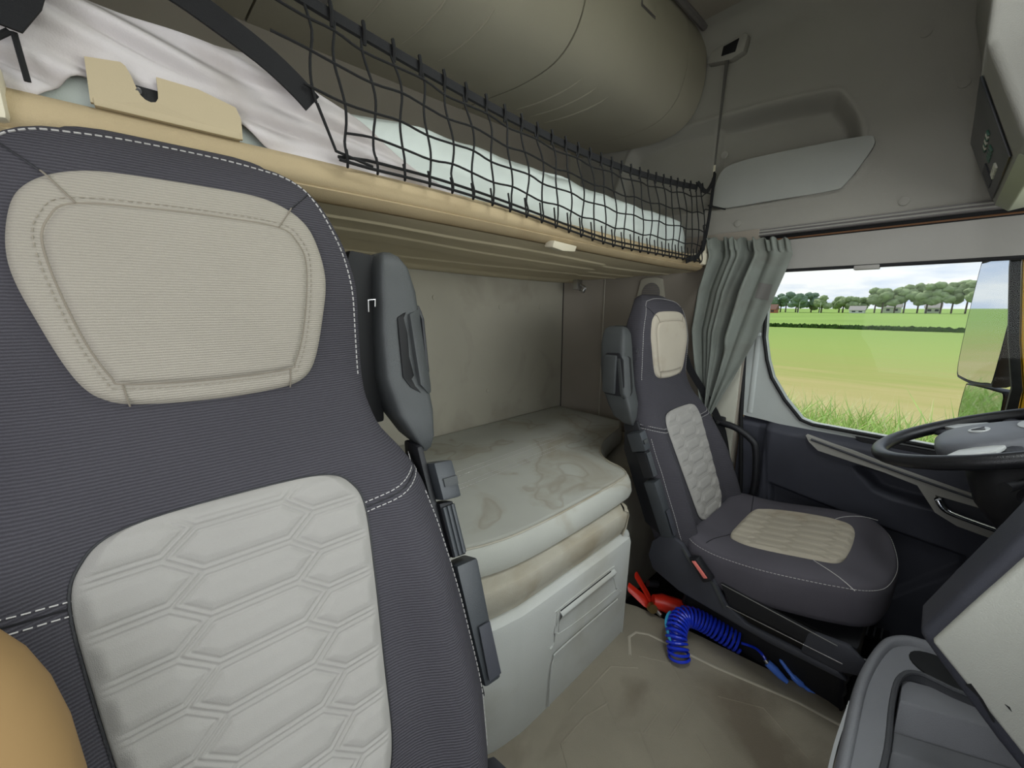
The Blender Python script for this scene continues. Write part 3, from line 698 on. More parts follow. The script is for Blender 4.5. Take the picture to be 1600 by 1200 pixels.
def surfpatch(outline, fn, step, lift, edge, pattern=None):
    """padded panel lying on a surface: outline 2D, fn(x,z,off) surface"""
    xs_ = [p[0] for p in outline]; zs_ = [p[1] for p in outline]; x0, x1, z0, z1 = min(xs_), max(xs_), min(zs_), max(zs_)
    cx, cz = (x0+x1)/2, (z0+z1)/2
    nr_ = max(6, int(max(x1-x0, z1-z0)/2/step)); n = len(outline); v = []; f = []
    for k in range(nr_+1):
        s = 1-k/(nr_+.0)
        if k == nr_: s = .004
        for (x, z) in outline:
            px, pz = cx+(x-cx)*s, cz+(z-cz)*s
            dd = math.hypot(x-cx, z-cz)*(1-s)
            h = lift*math.sqrt(max(0, 1-(1-min(1, dd/edge))**2))-.0015*(k == 0)
            if pattern: h += pattern(px, pz)*sstep(0, edge*1.6, dd)
            v.append(fn(px, pz, h))
    for k in range(nr_):
        for j in range(n): a = k*n+j; b = k*n+(j+1) % n; f.append((a, b, b+n, a+n))
    f.append(tuple(nr_*n+i for i in range(n)))
    return v, f
def gridpatch(outline, fn, step, lift, edge, pattern):
    """patterned panel for an outline that is symmetric in its first coordinate"""
    z0 = min(p[1] for p in outline); z1 = max(p[1] for p in outline); n = int((z1-z0)/step); wm = max(p[0] for p in outline); m = int(2*wm/step)
    def half(z):
        w_ = 0
        for (a, b), (c, d) in zip(outline, outline[1:]+outline[:1]):
            if (b-z)*(d-z) <= 0 and b != d: w_ = max(w_, a+(c-a)*(z-b)/(d-b))
        return w_
    v = []
    for j in range(n+1):
        z = z0+(z1-z0)*(.0005+.999*j/n); hwz = half(z)
        for i in range(m+1):
            t = 2*i/m-1; x = hwz*t; e = min(hwz*(1-abs(t)), z-z0, z1-z)
            h = lift*math.sqrt(max(0, 1-(1-min(1, e/edge))**2))-.0015*(e < 1e-4)
            v.append(fn(x, z, h+pattern(x, z)*sstep(edge*.2, edge*1.4, e)))
    f = [(j*(m+1)+i, j*(m+1)+i+1, (j+1)*(m+1)+i+1, (j+1)*(m+1)+i) for j in range(n) for i in range(m)]
    return v, f
HEADP = [(-.141, .985), (-.134, 1.035), (-.119, 1.062), (-.09, 1.079), (-.05, 1.085), (.05, 1.085), (.09, 1.079), (.119, 1.062), (.134, 1.035), (.141, .985), (.130, .925), (.115, .872), (.098, .848), (.068, .838), (.0, .834), (-.068, .838), (-.098, .848), (-.115, .872), (-.130, .925)]
PADP = [(-.115, .998), (-.107, 1.030), (-.088, 1.045), (-.03, 1.049), (.03, 1.049), (.088, 1.045), (.107, 1.030), (.115, .998), (.103, .92), (.088, .873), (.076, .863), (.0, .859), (-.076, .863), (-.088, .873), (-.103, .92)]
INSP = [(-.139, .668), (-.128, .702), (-.103, .719), (-.05, .725), (.05, .725), (.103, .719), (.128, .702), (.139, .668), (.132, .58), (.120, .48), (.110, .40), (.095, .362), (.065, .345), (0, .340), (-.065, .345), (-.095, .362), (-.110, .40), (-.120, .48), (-.132, .58)]
LOW = ('cushion', 'cushion_insert', 'side_cover', 'control_panel', 'control_knob', 'trim_line', 'edge_trim', 'buckle', 'buckle_button', 'seat_pan')
def build_seat(name, label, loc, s, fine, group, drop=0):
    """s = +1: inboard side towards +X"""
    base = Vector((0, .25, -.15))
    T = Vector(loc)
    rt = thing(name, label, 'seat', T+base, group)
    W = lambda p: T+Vector((p[0]*s, p[1], p[2]))
    def P(g, nm, m, par=None, auto=40, recalc=True):
        if drop and (nm in LOW or (par and par.name.split('.')[0] in LOW)): g.v = [Vector((p[0], p[1]-.05, p[2]+drop)) for p in g.v]
        return mobj(nm, [W(p) for p in g.v], g.f, m, par or rt, True, recalc, auto)
    # backrest
    zs_ = [.18+.012*k for k in range(75)]+[1.085, 1.095, 1.105, 1.115, 1.123, 1.130, 1.135, 1.139, 1.142, 1.1445, 1.146, 1.147]
    zs_ = sorted(set(z for z in zs_ if z <= 1.147)); rings = []
    for z in zs_:
        r = []; h = hw(z); t_ = th(z); y0 = yc(z)
        for k in range(44):   # front, left to right
            a = -1+2*k/43; a = math.sin(a*math.pi/2); r.append((a*h, front_y(a*h*.99999, z), z))
        for k in range(1, 21):
            a = 1-2*k/21; a = math.sin(a*math.pi/2)
            r.append((a*h, y0+t_-t_/2*(1-(max(0, 1-abs(a)**4))**.25), z))
        rings.append(r)
    br = P(G().add(*loft(rings)), 'backrest', 'seat_dark', auto=None)
    # head panel: border and raised pad, lower insert
    hp_ = P(G().add(*surfpatch(rpoly(HEADP, 8), spt, .004, .0075, .012)), 'head_panel', 'seat_light' if fine else 'seat_light_worn', auto=None)
    P(G().add(*surfpatch(rpoly(PADP, 8), lambda x, z, o: spt(x, z, o+.0065), .004, .0055, .010)), 'head_pad', 'seat_light' if fine else 'seat_light_worn', hp_, None)
    pp = rpoly(PADP, 6); g = G().add(*tube([spt(x, z, .0068) for x, z in pp], .0013, 5, True)); P(g, 'pad_seam', 'seam_dark', hp_)
    pd = [spt(x*1.045, .955+(z-.955)*1.05, .0082) for x, z in pp]; P(dashes(pd+[pd[0]], .0005, .004, .003), 'pad_stitching', 'pad_thread', hp_)
    for (a, b) in (((.088, 1.045), (.108, 1.074)), ((-.088, 1.045), (-.108, 1.074)), ((.080, .863), (.078, .838)), ((-.080, .863), (-.078, .838))):
        P(G().add(*tube([spt(a[0]+(b[0]-a[0])*k/5, a[1]+(b[1]-a[1])*k/5, .0082-.006*(k == 5)) for k in range(6)], .0009, 5)), 'panel_seam', 'seam_dark', hp_)
    for sx in (1, -1):
        P(G().add(*tube([spt(sx*(.108+.03*k/6), 1.074+.028*k/6, .0005) for k in range(7)], .0009, 5)), 'cover_seam', 'plastic_black', br)
    o = rpoly(INSP, 10)
    ins = P(G().add(*gridpatch(o, spt, .0013 if fine else .0018, .007, .012, hexh)), 'lumbar_insert', 'seat_insert', auto=None, recalc=False)
    P(G().add(*tube([spt(x*1.004, .53+(z-.53)*1.003, .0004) for x, z in rpoly(INSP, 6)], .0016, 5, True)), 'insert_seam', 'plastic_black', ins)
    # stitch lines
    tp = []
    for k in range(61):
        a = math.pi*(k/60); tp.append((-math.cos(a), math.sin(a)))
    edge = [spt(-.205, .80, .002)]
    for z0 in [z for z in zs_ if z > 1.0]: pass
    left = [(-hw(z)*.93, z) for z in (.84, .9, .96, 1.0, 1.03, 1.06, 1.08, 1.095, 1.108)]
    topl = left+[(x, 1.118+.014*(1-(x/.12)**2)) for x in (-.11, -.09, -.06, -.03, 0, .03, .06, .09, .11)]+[(-x, z) for x, z in left[::-1]]
    ps = smoothpts([(x, z, 0) for x, z in topl], 8); P(dashes([spt(p.x, p.y, .0006) for p in ps], .0009, .0055, .0025), 'stitching', 'thread', br)
    for sx in (1, -1):
        for dz in (0, .012):
            q = [(sx*(.130+.117*k/10), .672-dz+.030*(k/10)**1.2) for k in range(11)]
            P(dashes([spt(x, z, .0006) for x, z in q], .0008, .0055, .0025), 'stitching', 'thread', br)
        P(G().add(*tube([spt(sx*(.130+.117*k/10), .666+.030*(k/10)**1.2, 0) for k in range(11)], .0012, 5)), 'cover_seam', 'plastic_black', br)
        q = [spt(sx*hw(z)*.955, z, .0008) for z in [.30+.01*k for k in range(37)]]
        P(dashes(q, .0008, .0055, .0025), 'stitching', 'thread', br)
    # belt tower on the inboard shoulder
    tw = G(); rings = []
    for z, x0, x1, y0, y1 in ((.700, .262, .274, .665, .685), (.706, .250, .282, .662, .70), (.725, .236, .290, .660, .735), (.77, .213, .296, .668, .76), (.83, .205, .298, .690, .785), (.90, .207, .298, .700, .795), (.97, .212, .294, .706, .80), (1.01, .216, .284, .712, .80), (1.028, .222, .272, .722, .795), (1.035, .232, .262, .735, .785)):
        x0 = min(x1-.012, x0+.016); cxx, cyy, a, b = (x0+x1)/2, (y0+y1)/2, (x1-x0)/2, (y1-y0)/2; r = []
        for k in range(28):
            t = 2*math.pi*k/28; c, sn = math.cos(t), math.sin(t)
            r.append((cxx+a*math.copysign(abs(c)**.30, c), cyy+b*math.copysign(abs(sn)**.30, sn), z))
        rings.append(r)
    tower = P(tw.add(*loft(rings)), 'belt_tower', 'tower_grey', auto=40)
    # black panel painted as the deep shade between tower and cushion
    P(G().add(*prism([(.170, .735, .745), (.232, .735, .745), (.240, .742, .98), (.244, .750, 1.030), (.20, .752, 1.036), (.180, .745, .98)], (0, .05, 0), .006)), 'belt_slot_shade', 'rubber', tower)
    # grip window on the tower: raised dark patches painted as a shaded hollow, and bar
    gl = [(.700, .800), (.690, .835), (.700, .925), (.716, .948), (.765, .945), (.775, .93), (.775, .815), (.765, .800)]
    P(G().add(*prism([(.2945, y, z) for y, z in gl], (.0055, 0, 0), .002)), 'grip_side_shade', 'plastic_black', tower)
    P(G().add(*prism([(.296, y, z) for y, z in ((.722, .806), (.722, .94), (.765, .94), (.772, .93), (.772, .815), (.765, .806))], (.014, 0, 0), .006)), 'grip_bar', 'plastic_dark' if fine else 'tower_grey', tower)
    fl = [(.250, .928), (.262, .935), (.292, .946), (.297, .93), (.2985, .81), (.296, .792), (.286, .792), (.258, .812), (.248, .83)]
    def tfront(x, z): return interp([(.725, .660), (.77, .668), (.83, .690), (.90, .700), (.97, .706)], z)+.012*sstep(.28, .298, x)*1.2
    P(G().add(*prism([(x, tfront(x, z)-.003, z) for x, z in fl], (0, .012, 0), .002)), 'grip_recess_shade', 'rubber', tower)
    fl2 = [(.268, .934), (.2925, .943), (.2985, .93), (.299, .81), (.296, .796), (.287, .797), (.272, .815)]
    P(G().add(*prism([(x+.002, tfront(x, z)-.008, z) for x, z in fl2], (0, .016, 0), .004)), 'grip_bar', 'tower_grey', tower)
    P(G().add(*tube([(.204, .703, .938), (.203, .699, .956), (.214, .699, .957), (.214, .701, .946)], .0011, 6)), 'belt_clip', 'metal', tower)
    # inboard control stack: button block, ribbed knob, folded armrest
    def ax(x0, x1, z0, z1, d0, d1, nm, m, bev, par=None, xs=0):
        """box following the side of the backrest between two heights"""
        ya = yc(z1)+.005; yb = yc(z0)+.005
        return P(G().add(*prism([(x0, ya+d0, z1), (x1, ya+d0, z1-.004), (x1-xs, yb+d0, z0), (x0, yb+d0, z0+.004)], (0, d1-d0, -(d1-d0)*.35), bev)), nm, m, par)
    sidep = P(G().add(*prism([(.250, y, z) for y, z in ((.705, .715), (.655, .715), (.56, .50), (.49, .345), (.53, .33), (.60, .36), (.70, .60))], (.012, 0, 0), .006)), 'side_trim', 'plastic_black')
    b1 = ax(.262, .298, .632, .694, .0, .05, 'lever_block', 'plastic_blue', .005, sidep)
    P(G().add(*prism([(.270, yc(.668)+.004, .668), (.296, yc(.668)+.003, .667), (.295, yc(.655)+.003, .654), (.270, yc(.655)+.004, .655)], (0, -.003, 0), .001)), 'lever_button', 'tower_grey', sidep)
    ax(.260, .286, .542, .628, .012, .045, 'ribbed_knob', 'plastic_black', .003, sidep)
    for k in range(3):
        xk = .263+.008*k
        P(G().add(*tube([(xk+.002, yc(.622)+.014, .622), (xk+.002, yc(.548)+.014, .548)], .004, 8)), 'knob_rib', 'plastic_blue', sidep)
    ax(.258, .300, .362, .540, .0, .04, 'folded_armrest', 'plastic_blue', .006, sidep, .010)
    P(G().add(*prism([(.268, yc(.45)+.002, .45), (.290, yc(.45)+.002, .448), (.288, yc(.372)+.002, .374), (.264, yc(.372)+.002, .376)], (0, -.0025, 0), .001)), 'armrest_cap', 'plastic_dark', sidep)
    # cushion
    co = rpoly([(-.235, .46), (-.262, .30), (-.262, .16), (-.235, .06), (-.16, .005), (0, -.018), (.16, .005), (.235, .06), (.262, .16), (.262, .30), (.235, .46), (.10, .485), (-.10, .485)], 7)
    def ctz(x, y): return .350+.055*sstep(.40, .05, y)+.014*math.exp(-((abs(x)-.2)/.06)**2)-.012*sstep(.09, .0, y)
    def cpt(x, y, off=0): return Vector((x, y, ctz(x, y)+off))
    cyc = .23; rings = []
    for s_, dz in ((.93, -.125), (.975, -.118), (.995, -.10), (1.0, -.06), (1.0, -.03), (.99, -.014), (.972, -.004), (.95, 0)):
        r = []
        for (x, y) in co:
            px, py = x*s_, cyc+(y-cyc)*s_; z = ctz(px, py)+dz
            r.append(Vector((px, py, z)))
        rings.append(r)
    v, f = loft(rings, True, False); n = len(co)
    for s_ in (.9, .82, .72, .6, .48, .36, .24, .12, .02):
        n0 = len(v); v += [cpt(x*s_, cyc+(y-cyc)*s_) for x, y in co]
        for j in range(n): a = n0-n+j; b = n0-n+(j+1) % n; f.append((a, b, b+n, a+n))
    f.append(tuple(len(v)-n+i for i in range(n))); f.append(tuple(range(n-1, -1, -1)))
    cu = P(G().add(v, f), 'cushion', 'seat_dark_plain', auto=None)
    ci = rpoly([(-.150, .34), (-.165, .26), (-.155, .14), (-.12, .095), (0, .085), (.12, .095), (.155, .14), (.165, .26), (.150, .34), (.10, .375), (-.10, .375)], 10)
    P(G().add(*gridpatch(ci, cpt, .0022, .006, .012, lambda x, y: hexh(y*1.3, x*1.0))), 'cushion_insert', 'seat_light_worn', cu, None, False)
    P(dashes([Vector((x*.985, cyc+(y-cyc)*.985, ctz(x*.985, cyc+(y-cyc)*.985)-.009)) for x, y in co], .0008, .006, .003), 'stitching', 'thread', cu)
    for sx in (1, -1):
        P(G().add(*tube([cpt(sx*(.15+.09*k/8), .15-.10*(k/8)**1.5, .0005) for k in range(9)], .0011, 5)), 'cover_seam', 'thread', cu)
        P(G().add(*tube([cpt(sx*(.10+.13*k/8), .375+.03*k/8, .0005) for k in range(9)], .0011, 5)), 'cover_seam', 'plastic_black', cu)
    # plastic base: recliner side covers, rails, bellows
    cov = [(.555, .205), (.575, .25), (.565, .305), (.535, .345), (.50, .357), (.465, .345), (.43, .305), (.39, .285), (.355, .268), (.315, .215), (.255, .185), (.05, .195), (.03, .175), (.20, .165), (.46, .175)]
    for sx in (1, -1):
        x0 = .252 if sx > 0 else -.272
        P(G().add(*prism([(x0, y, z) for y, z in cov], (.02, 0, 0), .007)), 'side_cover', 'plastic_dark')
        P(G().add(*prism([(x0+.004, y, z) for y, z in ((.34, .275), (.06, .262), (.04, .225), (.31, .215))], (.014, 0, 0), .005)), 'control_panel', 'plastic_black')
        P(G().add(*prism([(x0+.002, y, z) for y, z in ((.12, .262), (.04, .275), (.005, .25), (.0, .215), (.05, .190), (.13, .192))], (.018, 0, 0), .008)), 'control_knob', 'plastic_dark')
        P(G().add(*tube([(x0+.01+.012*sx, .335, .277), (x0+.01+.012*sx, .06, .264)], .0012, 5)), 'trim_line', 'metal')
        P(G().add(*tube([(x0+.01+.012*sx, .315, .214), (x0+.01+.012*sx, .045, .222)], .0012, 5)), 'trim_line', 'metal')
    P(G().add(*prism([(.2735, y, z) for y, z in ((.455, .338), (.425, .300), (.385, .283), (.352, .266), (.315, .205), (.322, .203), (.36, .262), (.39, .276), (.43, .293), (.463, .335))], (.003, 0, 0), .0008)), 'edge_trim', 'tower_grey')
    P(G().add(*prism([(.268, y, z) for y, z in ((.43, .325), (.405, .335), (.355, .285), (.38, .265))], (.028, 0, 0), .005)), 'buckle', 'plastic_black')
    P(G().add(*prism([(.2955, y, z) for y, z in ((.418, .322), (.408, .327), (.368, .290), (.378, .284))], (.004, 0, 0), .0015)), 'buckle_button', 'buckle_red')
    P(G().add(*bevbox((-.225, .02, .15), (.225, .52, .25), .02)), 'seat_pan', 'plastic_black')
    rings = []
    for k in range(9):
        z = -.02+.175*k/8; e = .012*(k % 2)
        rings.append([Vector((x*(1-e*2), .27+(y-.27)*(1-e*2), z)) for x, y in rpoly([(-.15, .04), (.15, .04), (.165, .06), (.165, .45), (.15, .47), (-.15, .47), (-.165, .45), (-.165, .06)], 3)])
    P(G().add(*loft(rings)), 'bellows', 'plastic_black', auto=None)
    P(G().add(*bevbox((-.155, .02, -.14), (.155, .50, -.015), .015)), 'pedestal', 'floor_black')
    return rt
build_seat('driver_seat', 'charcoal seat with worn beige head panel beside the driver door curtain', (1.43, 0, 0), -1, False, 'cab seats')
build_seat('passenger_seat', 'large charcoal seat with clean pale head panel below the tan bunk edge', (.04, -.095, .155), 1, True, 'cab seats', -.12)
struct(G().add(*bevbox((-.20, -.06, ZF), (.29, .46, .005), .01)).build('trim_7', 'floor_black'), 'black plinth under the passenger seat')
# unidentified tan shape, made up as a cushion on the passenger seat
ar = G(); rings = []
for k in range(25):
    t = -1+2*k/24; q = math.sqrt(max(0, 1-t*t)); y = .06*t*1.0; sc_ = max(.02, (1-abs(t)**2.6))**.4
    rings.append([(-.226+.140*sc_*math.copysign(abs(math.cos(a))**.67, math.cos(a)), 0, .682+.222*sc_*math.copysign(abs(math.sin(a))**.67, math.sin(a)), y) for a in [2*math.pi*j/36 for j in range(36)]])
rings = [[(x, .362+(z-.70)*.40+y, z) for x, _, z, y in r] for r in rings]
ar.add(*loft(rings)); tag(ar.build('tan_shape', 'tan_pad', None, True, None), 'unidentified tan shape built as a cushion on the large seat', 'cushion')
# driver belt behind the seat
sb = thing('seat_belt', 'black seat belt running down beside the driver seat', 'seat belt', (1.71, .66, .30))
G().add(*band(smoothpts([(1.63, .745, .98), (1.655, .71, .86), (1.70, .65, .74), (1.735, .58, .60), (1.74, .54, .45), (1.735, .50, .32)], 5), .014, .0012, (.3, -1, 0))).build('webbing', 'webbing', sb)
G().add(*bevbox((1.632, .715, .895), (1.662, .735, .925), .004)).build('guide', 'plastic_black', sb)
G().add(*bevbox((1.722, .515, .405), (1.742, .545, .45), .004)).build('tongue', 'metal', sb)

# ------------------------------------------------------------------ curtain
cu = thing('door_curtain', 'grey green fabric curtain bunched at the driver door pillar', 'curtain', (1.70, .58, .62))
RE = [(0, .715), (.10, .70), (.28, .735), (.5, .745), (.75, .70), (1, .645)]
FE = [(0, .415), (.08, .400), (.22, .425), (.5, .478), (.75, .545), (1, .622)]
def curt(u, v):
    yr = interp(RE, v); yf = interp(FE, v); y = yr+(yf-yr)*u
    z = 1.378-.035*u*(1-v)-.745*v
    flat_ = sstep(.60, .80, u)
    ph = u*30+2.2*math.sin(u*6.5+.8)-1.6*v*u
    amp = (.020+.010*math.sin(u*11+1))*(1-.30*v)*(1-.85*flat_)
    x = 1.720+amp*math.sin(ph)+.007*math.sin(u*67+v*4+math.sin(v*6))*(1-.5*v)*(1-flat_)
    x += .006*noise.noise(Vector((u*6, v*5, 1.3)))+.010*noise.noise(Vector((u*2.5-v*1.5, v*2, 7)))
    x -= .030*math.exp(-((u-.60-.05*v)/.045)**2)*sstep(.0, .25, v)*sstep(.62, .52, v)
    x += .022*math.exp(-((u-.53-.05*v)/.03)**2)*sstep(.0, .2, v)*sstep(.60, .50, v)
    if v < .06: z += .006*math.sin(u*55); x += .006*math.sin(u*90)
    y += .006*math.cos(ph)*(1-u)
    return (x-.01*v, y, z)
o = G().add(*grid(200, 110, curt)).build('fabric', 'curtain', cu, True, None, recalc=False)
md = o.modifiers.new('thickness', 'SOLIDIFY'); md.thickness = .0025
def cpatch(u0, u1, v0, v1):
    v, f = grid(12, 12, lambda a, b: Vector(curt(u0+(u1-u0)*(a+.15*b), v0+(v1-v0)*(b+.1*a)))-Vector((.004, 0, 0)))
    G().add(v, f).build('sewn_patch', 'patch', cu, True, None, recalc=False)
cpatch(.76, .93, .22, .30)

# ------------------------------------------------------------------ overhead front console
oc = thing('overhead_console', 'grey overhead console above the windscreen with black control panel', 'console', (.7, -.25, 1.36))
CP = [(.075, ZC), (.062, 1.86), (.032, 1.74), (.020, 1.545), (-.048, 1.372), (-.075, 1.355), (-.58, 1.45), (-.58, ZC)]
def cprof(x, sc=0): return [(x, y, z) for y, z in CP]
G().add(*prism(cprof(1.12), (.63, 0, 0), .014, 3)).build('housing', 'grey_trim', oc)
G().add(*prism([(XR+.02, y-.10, z+.03) for y, z in CP], (1.12-XR-.02, 0, 0), .012)).build('housing', 'console_light', oc)
G().add(*prism([(1.20, y, z) for y, z in ((-.046, 1.374), (-.072, 1.353), (-.50, 1.44), (-.50, 1.46))], (.53, 0, 0), .003)).build('underside', 'console_light', oc)
def cq(x, t, off=0):   # on the slanted panel face
    a = Vector((x, .020, 1.545)); b = Vector((x, -.048, 1.372)); n = Vector((0, .93, -.366)); return a.lerp(b, t)+n*off
G().add(*prism([cq(1.70, .03, .001), cq(1.715, .5, .001), cq(1.70, .92, .001), cq(1.26, .92, .001), cq(1.24, .03, .001)], Vector((0, .93, -.366))*.004, .001)).build('control_panel', 'screen_black', oc)
for k in range(7): G().add(*prism([cq(1.36+.022*k+a, .42+b, .0045) for a, b in ((0, 0), (.012, 0), (.012, .06), (0, .06))], Vector((0, .93, -.366))*.004, .001)).build('button', 'button_white' if k % 2 else 'button_green', oc)
for k in range(6): G().add(*prism([cq(1.42+.02*k+a, .74+b, .0045) for a, b in ((0, 0), (.012, 0), (.012, .07), (0, .07))], Vector((0, .93, -.366))*.004, .001)).build('button', 'button_white', oc)
for k in range(4): G().add(*prism([cq(1.40+.03*k+a, .54+b, .0045) for a, b in ((0, 0), (.02, 0), (.02, .08), (0, .08))], Vector((0, .93, -.366))*.003, .001)).build('button', 'button_green', oc)
G().add(*prism([cq(1.56+a, .55+b, .0045) for a, b in ((0, 0), (.10, 0), (.10, .24), (0, .24))], Vector((0, .93, -.366))*.003, .001)).build('slot', 'plastic_dark', oc)

# ------------------------------------------------------------------ steering wheel and column
SW = Vector((1.43, -.135, .806)); tl = R(24)
ux = Vector((1, 0, 0)); uy = Vector((0, math.cos(tl), -math.sin(tl))); un = ux.cross(uy)
def sw(a, b, h=0): return SW+ux*a+uy*b+un*h
st_ = thing('steering_wheel', 'black leather steering wheel with grey padded hub', 'steering wheel', SW)
RW = .222
G().add(*tube([sw(RW*math.cos(a), RW*math.sin(a)) for a in [2*math.pi*k/64 for k in range(64)]], .0165, 14, True)).build('rim', 'leather_black', st_)
hub = [(-.115, .03), (-.10, .085), (-.05, .115), (.05, .115), (.10, .085), (.115, .03), (.10, -.03), (.05, -.075), (-.05, -.075), (-.10, -.03)]
hs = rpoly(hub, 5); rings = []
for s_, h in ((.9, -.05), (1, -.03), (1, -.008), (.96, .006), (.85, .014), (.5, .019), (.05, .020)): rings.append([sw(a*s_, b*s_, h) for a, b in hs])
hb = G().add(*loft(rings)).build('hub', 'wheel_grey', st_, True, 60)
for pa in ([(-.10, .05), (-.16, .10), (-.19, .115)], [(.10, .05), (.16, .10), (.19, .115)], [(-.105, 0), (-.16, -.01), (-.212, -.02)], [(.105, 0), (.16, -.01), (.212, -.02)]):
    G().add(*tube([sw(a, b, -.012) for a, b in pa], [.022, .016, .014], 10, flat=(un, .6))).build('spoke', 'plastic_dark', st_)
for sx in (-1, 1):
    G().add(*prism([sw(sx*a, b, -.004) for a, b in ((.10, .035), (.118, .075), (.165, .098), (.175, .07), (.15, .02), (.115, .005))], un*.010, .003)).build('button_pad', 'wheel_silver', st_)
em = [sw(.026*math.cos(a), .035+.018*math.sin(a), .0185) for a in [2*math.pi*k/20 for k in range(20)]]
G().add(*prism(em, un*.003, .001)).build('emblem', 'wheel_silver', hb)
G().add(*prism([sw(a, .035+b, .0215) for a, b in ((-.016, -.010), (.0, .012), (.016, -.010), (.009, -.010), (0, .003), (-.009, -.010))], un*.002)).build('emblem_mark', 'plastic_dark', hb, False)
ring = [sw(.045*math.cos(a), -.045+.022*math.sin(a), .017) for a in [2*math.pi*k/20 for k in range(20)]]
G().add(*prism(ring, un*.004, .001)).build('lower_badge', 'wheel_silver', hb)
sc = thing('steering_column', 'black steering column shroud rising from the dashboard', 'steering column', (1.43, -.25, .55))
rings = []
for h, a, b, o_ in ((-.056, .075, .07, 0), (-.08, .085, .085, 0), (-.14, .09, .10, -.01), (-.22, .085, .10, -.03), (-.32, .08, .11, -.06), (-.44, .07, .09, -.09)):
    rings.append([sw(a*math.copysign(abs(math.cos(t))**.6, math.cos(t)), o_+b*math.copysign(abs(math.sin(t))**.6, math.sin(t)), h) for t in [2*math.pi*k/24 for k in range(24)]])
G().add(*loft(rings)).build('shroud', 'plastic_black', sc)
G().add(*tube([sw(-.085, .0, -.12), sw(-.12, .0, -.12)], [.022, .018], 16)).build('ignition_collar', 'plastic_dark', sc)
G().add(*tube([sw(-.12, .0, -.12), sw(-.124, .0, -.12)], [.012, .010], 16)).build('ignition_lock', 'metal', sc)
for sx in (-1, 1): G().add(*tube([sw(sx*.09, -.02, -.075), sw(sx*.15, .01, -.07), sw(sx*.20, .03, -.06)], [.008, .008, .011], 10)).build('stalk', 'plastic_black', sc)
bo = []
for k in range(14):
    t = k/13; bo.append([sw((.075+.01*(k % 2))*math.cos(a), -.08+(.085+.01*(k % 2))*math.sin(a), -.36-.14*t) for a in [2*math.pi*j/20 for j in range(20)]])
G().add(*loft(bo)).build('boot', 'plastic_black', sc)

# ------------------------------------------------------------------ dashboard end and storage bin
ds = thing('dashboard_console', 'pale grey end panel of the dashboard with charcoal edge trim', 'dashboard', (1.0, -.30, .40))
dp = [(-.050, .545), (-.080, .640), (-.112, .740), (-.135, .815), (-.20, .88), (-.55, .88), (-.55, .345), (-.24, .330), (-.155, .42), (-.08, .508)]
G().add(*prism([(.905, y, z) for y, z in dp], (.10, 0, 0), .012, 3)).build('frame', 'door_black', ds)
dpi = [(-.066, .545), (-.094, .630), (-.130, .735), (-.155, .80), (-.21, .86), (-.54, .86), (-.54, .365), (-.245, .350), (-.165, .440), (-.09, .520)]
G().add(*prism([(.896, y, z) for y, z in dpi], (.02, 0, 0), .006, 3)).build('end_panel', 'dash_grey', ds)
G().add(*prism([(.8945, y, z) for y, z in ((-.110, .497), (-.125, .486), (-.145, .455), (-.1465, .457), (-.13, .485), (-.115, .503))], (.002, 0, 0))).build('scratch', 'rubber', ds, False)
G().add(*prism([(.8945, y, z) for y, z in ((-.150, .495), (-.158, .488), (-.155, .494))], (.002, 0, 0))).build('scratch', 'rubber', ds, False)
G().add(*prism([(1.0, y, z) for y, z in ((-.34, .60), (-.34, .86), (-.40, .93), (-.60, .93), (-.60, .40), (-.45, .40))], (.79, 0, 0), .015)).build('instrument_panel', 'plastic_black', ds)
G().add(*prism([(XR+.01, y, z) for y, z in ((-.42, .60), (-.42, .76), (-.60, .82), (-.60, .25))], (.905-XR-.02, 0, 0), .015)).build('passenger_side', 'plastic_dark', ds)
bn = thing('storage_bin', 'dark grey rounded storage bin standing on the tunnel mat', 'storage bin', (1.0, -.15, 0))
bo_ = rpoly([(.70, .010), (.90, .016), (1.06, .014), (1.20, -.005), (1.265, -.03), (1.30, -.08), (1.31, -.20), (1.31, -.42), (.70, -.42), (.66, -.38), (.655, -.03)], 5)
bi_ = rpoly([(.74, -.040), (.90, -.046), (1.03, -.044), (1.12, -.050), (1.165, -.075), (1.17, -.13), (1.165, -.36), (.74, -.36), (.72, -.33), (.715, -.07)], 5)
def off2(poly, s, c=(.98, -.2)): return [(c[0]+(x-c[0])*s, c[1]+(y-c[1])*s) for x, y in poly]
rings = [[Vector((x, y, z)) for x, y in off2(bo_, s_)] for s_, z in ((.93, .0), (.96, .10), (.985, .22), (1.0, .262), (1.0, .278), (.99, .291), (.97, .299), (.94, .302), (.915, .298), (.905, .288))]
v, f = loft(rings, True, False)
G().add(v, f).build('shell', 'bin_grey', bn, True, None)
G().add(*plate(off2(bo_, .91), [bi_], lambda x, y: (x, y, .288), (0, 0, -.006))).build('deck', 'bin_grey', bn, False)
rim = off2(bi_, 1.0); G().add(*tube([(x, y, .288) for x, y in rim], .005, 8, True)).build('inner_lip', 'bin_dark', bn)
G().add(*loft([[Vector((x, y, z)) for x, y in off2(bi_, s_)] for s_, z in ((1.0, .286), (.97, .20), (.95, .10))], True, False)).build('inner_wall', 'bin_dark', bn, True, None)
G().add(*bevbox((.68, -.38, .09), (1.2, -.03, .10), .001)).build('tray_floor', 'bin_dark', bn)
for k, (x0, x1, z) in enumerate(((1.03, 1.15, .268), (.93, 1.03, .225), (.82, .93, .175))):
    G().add(*prism([(x1, -.055, z), (x0+.045, -.055, z), (x0, -.055, z-.055), (x0, -.055, .098), (x1, -.055, .098)], (.13, -.26, 0), .005)).build('step', 'bin_grey', bn)
cupo = [(1.215+.045*math.cos(a), -.115+.055*math.sin(a), .292) for a in [2*math.pi*k/24 for k in range(24)]]
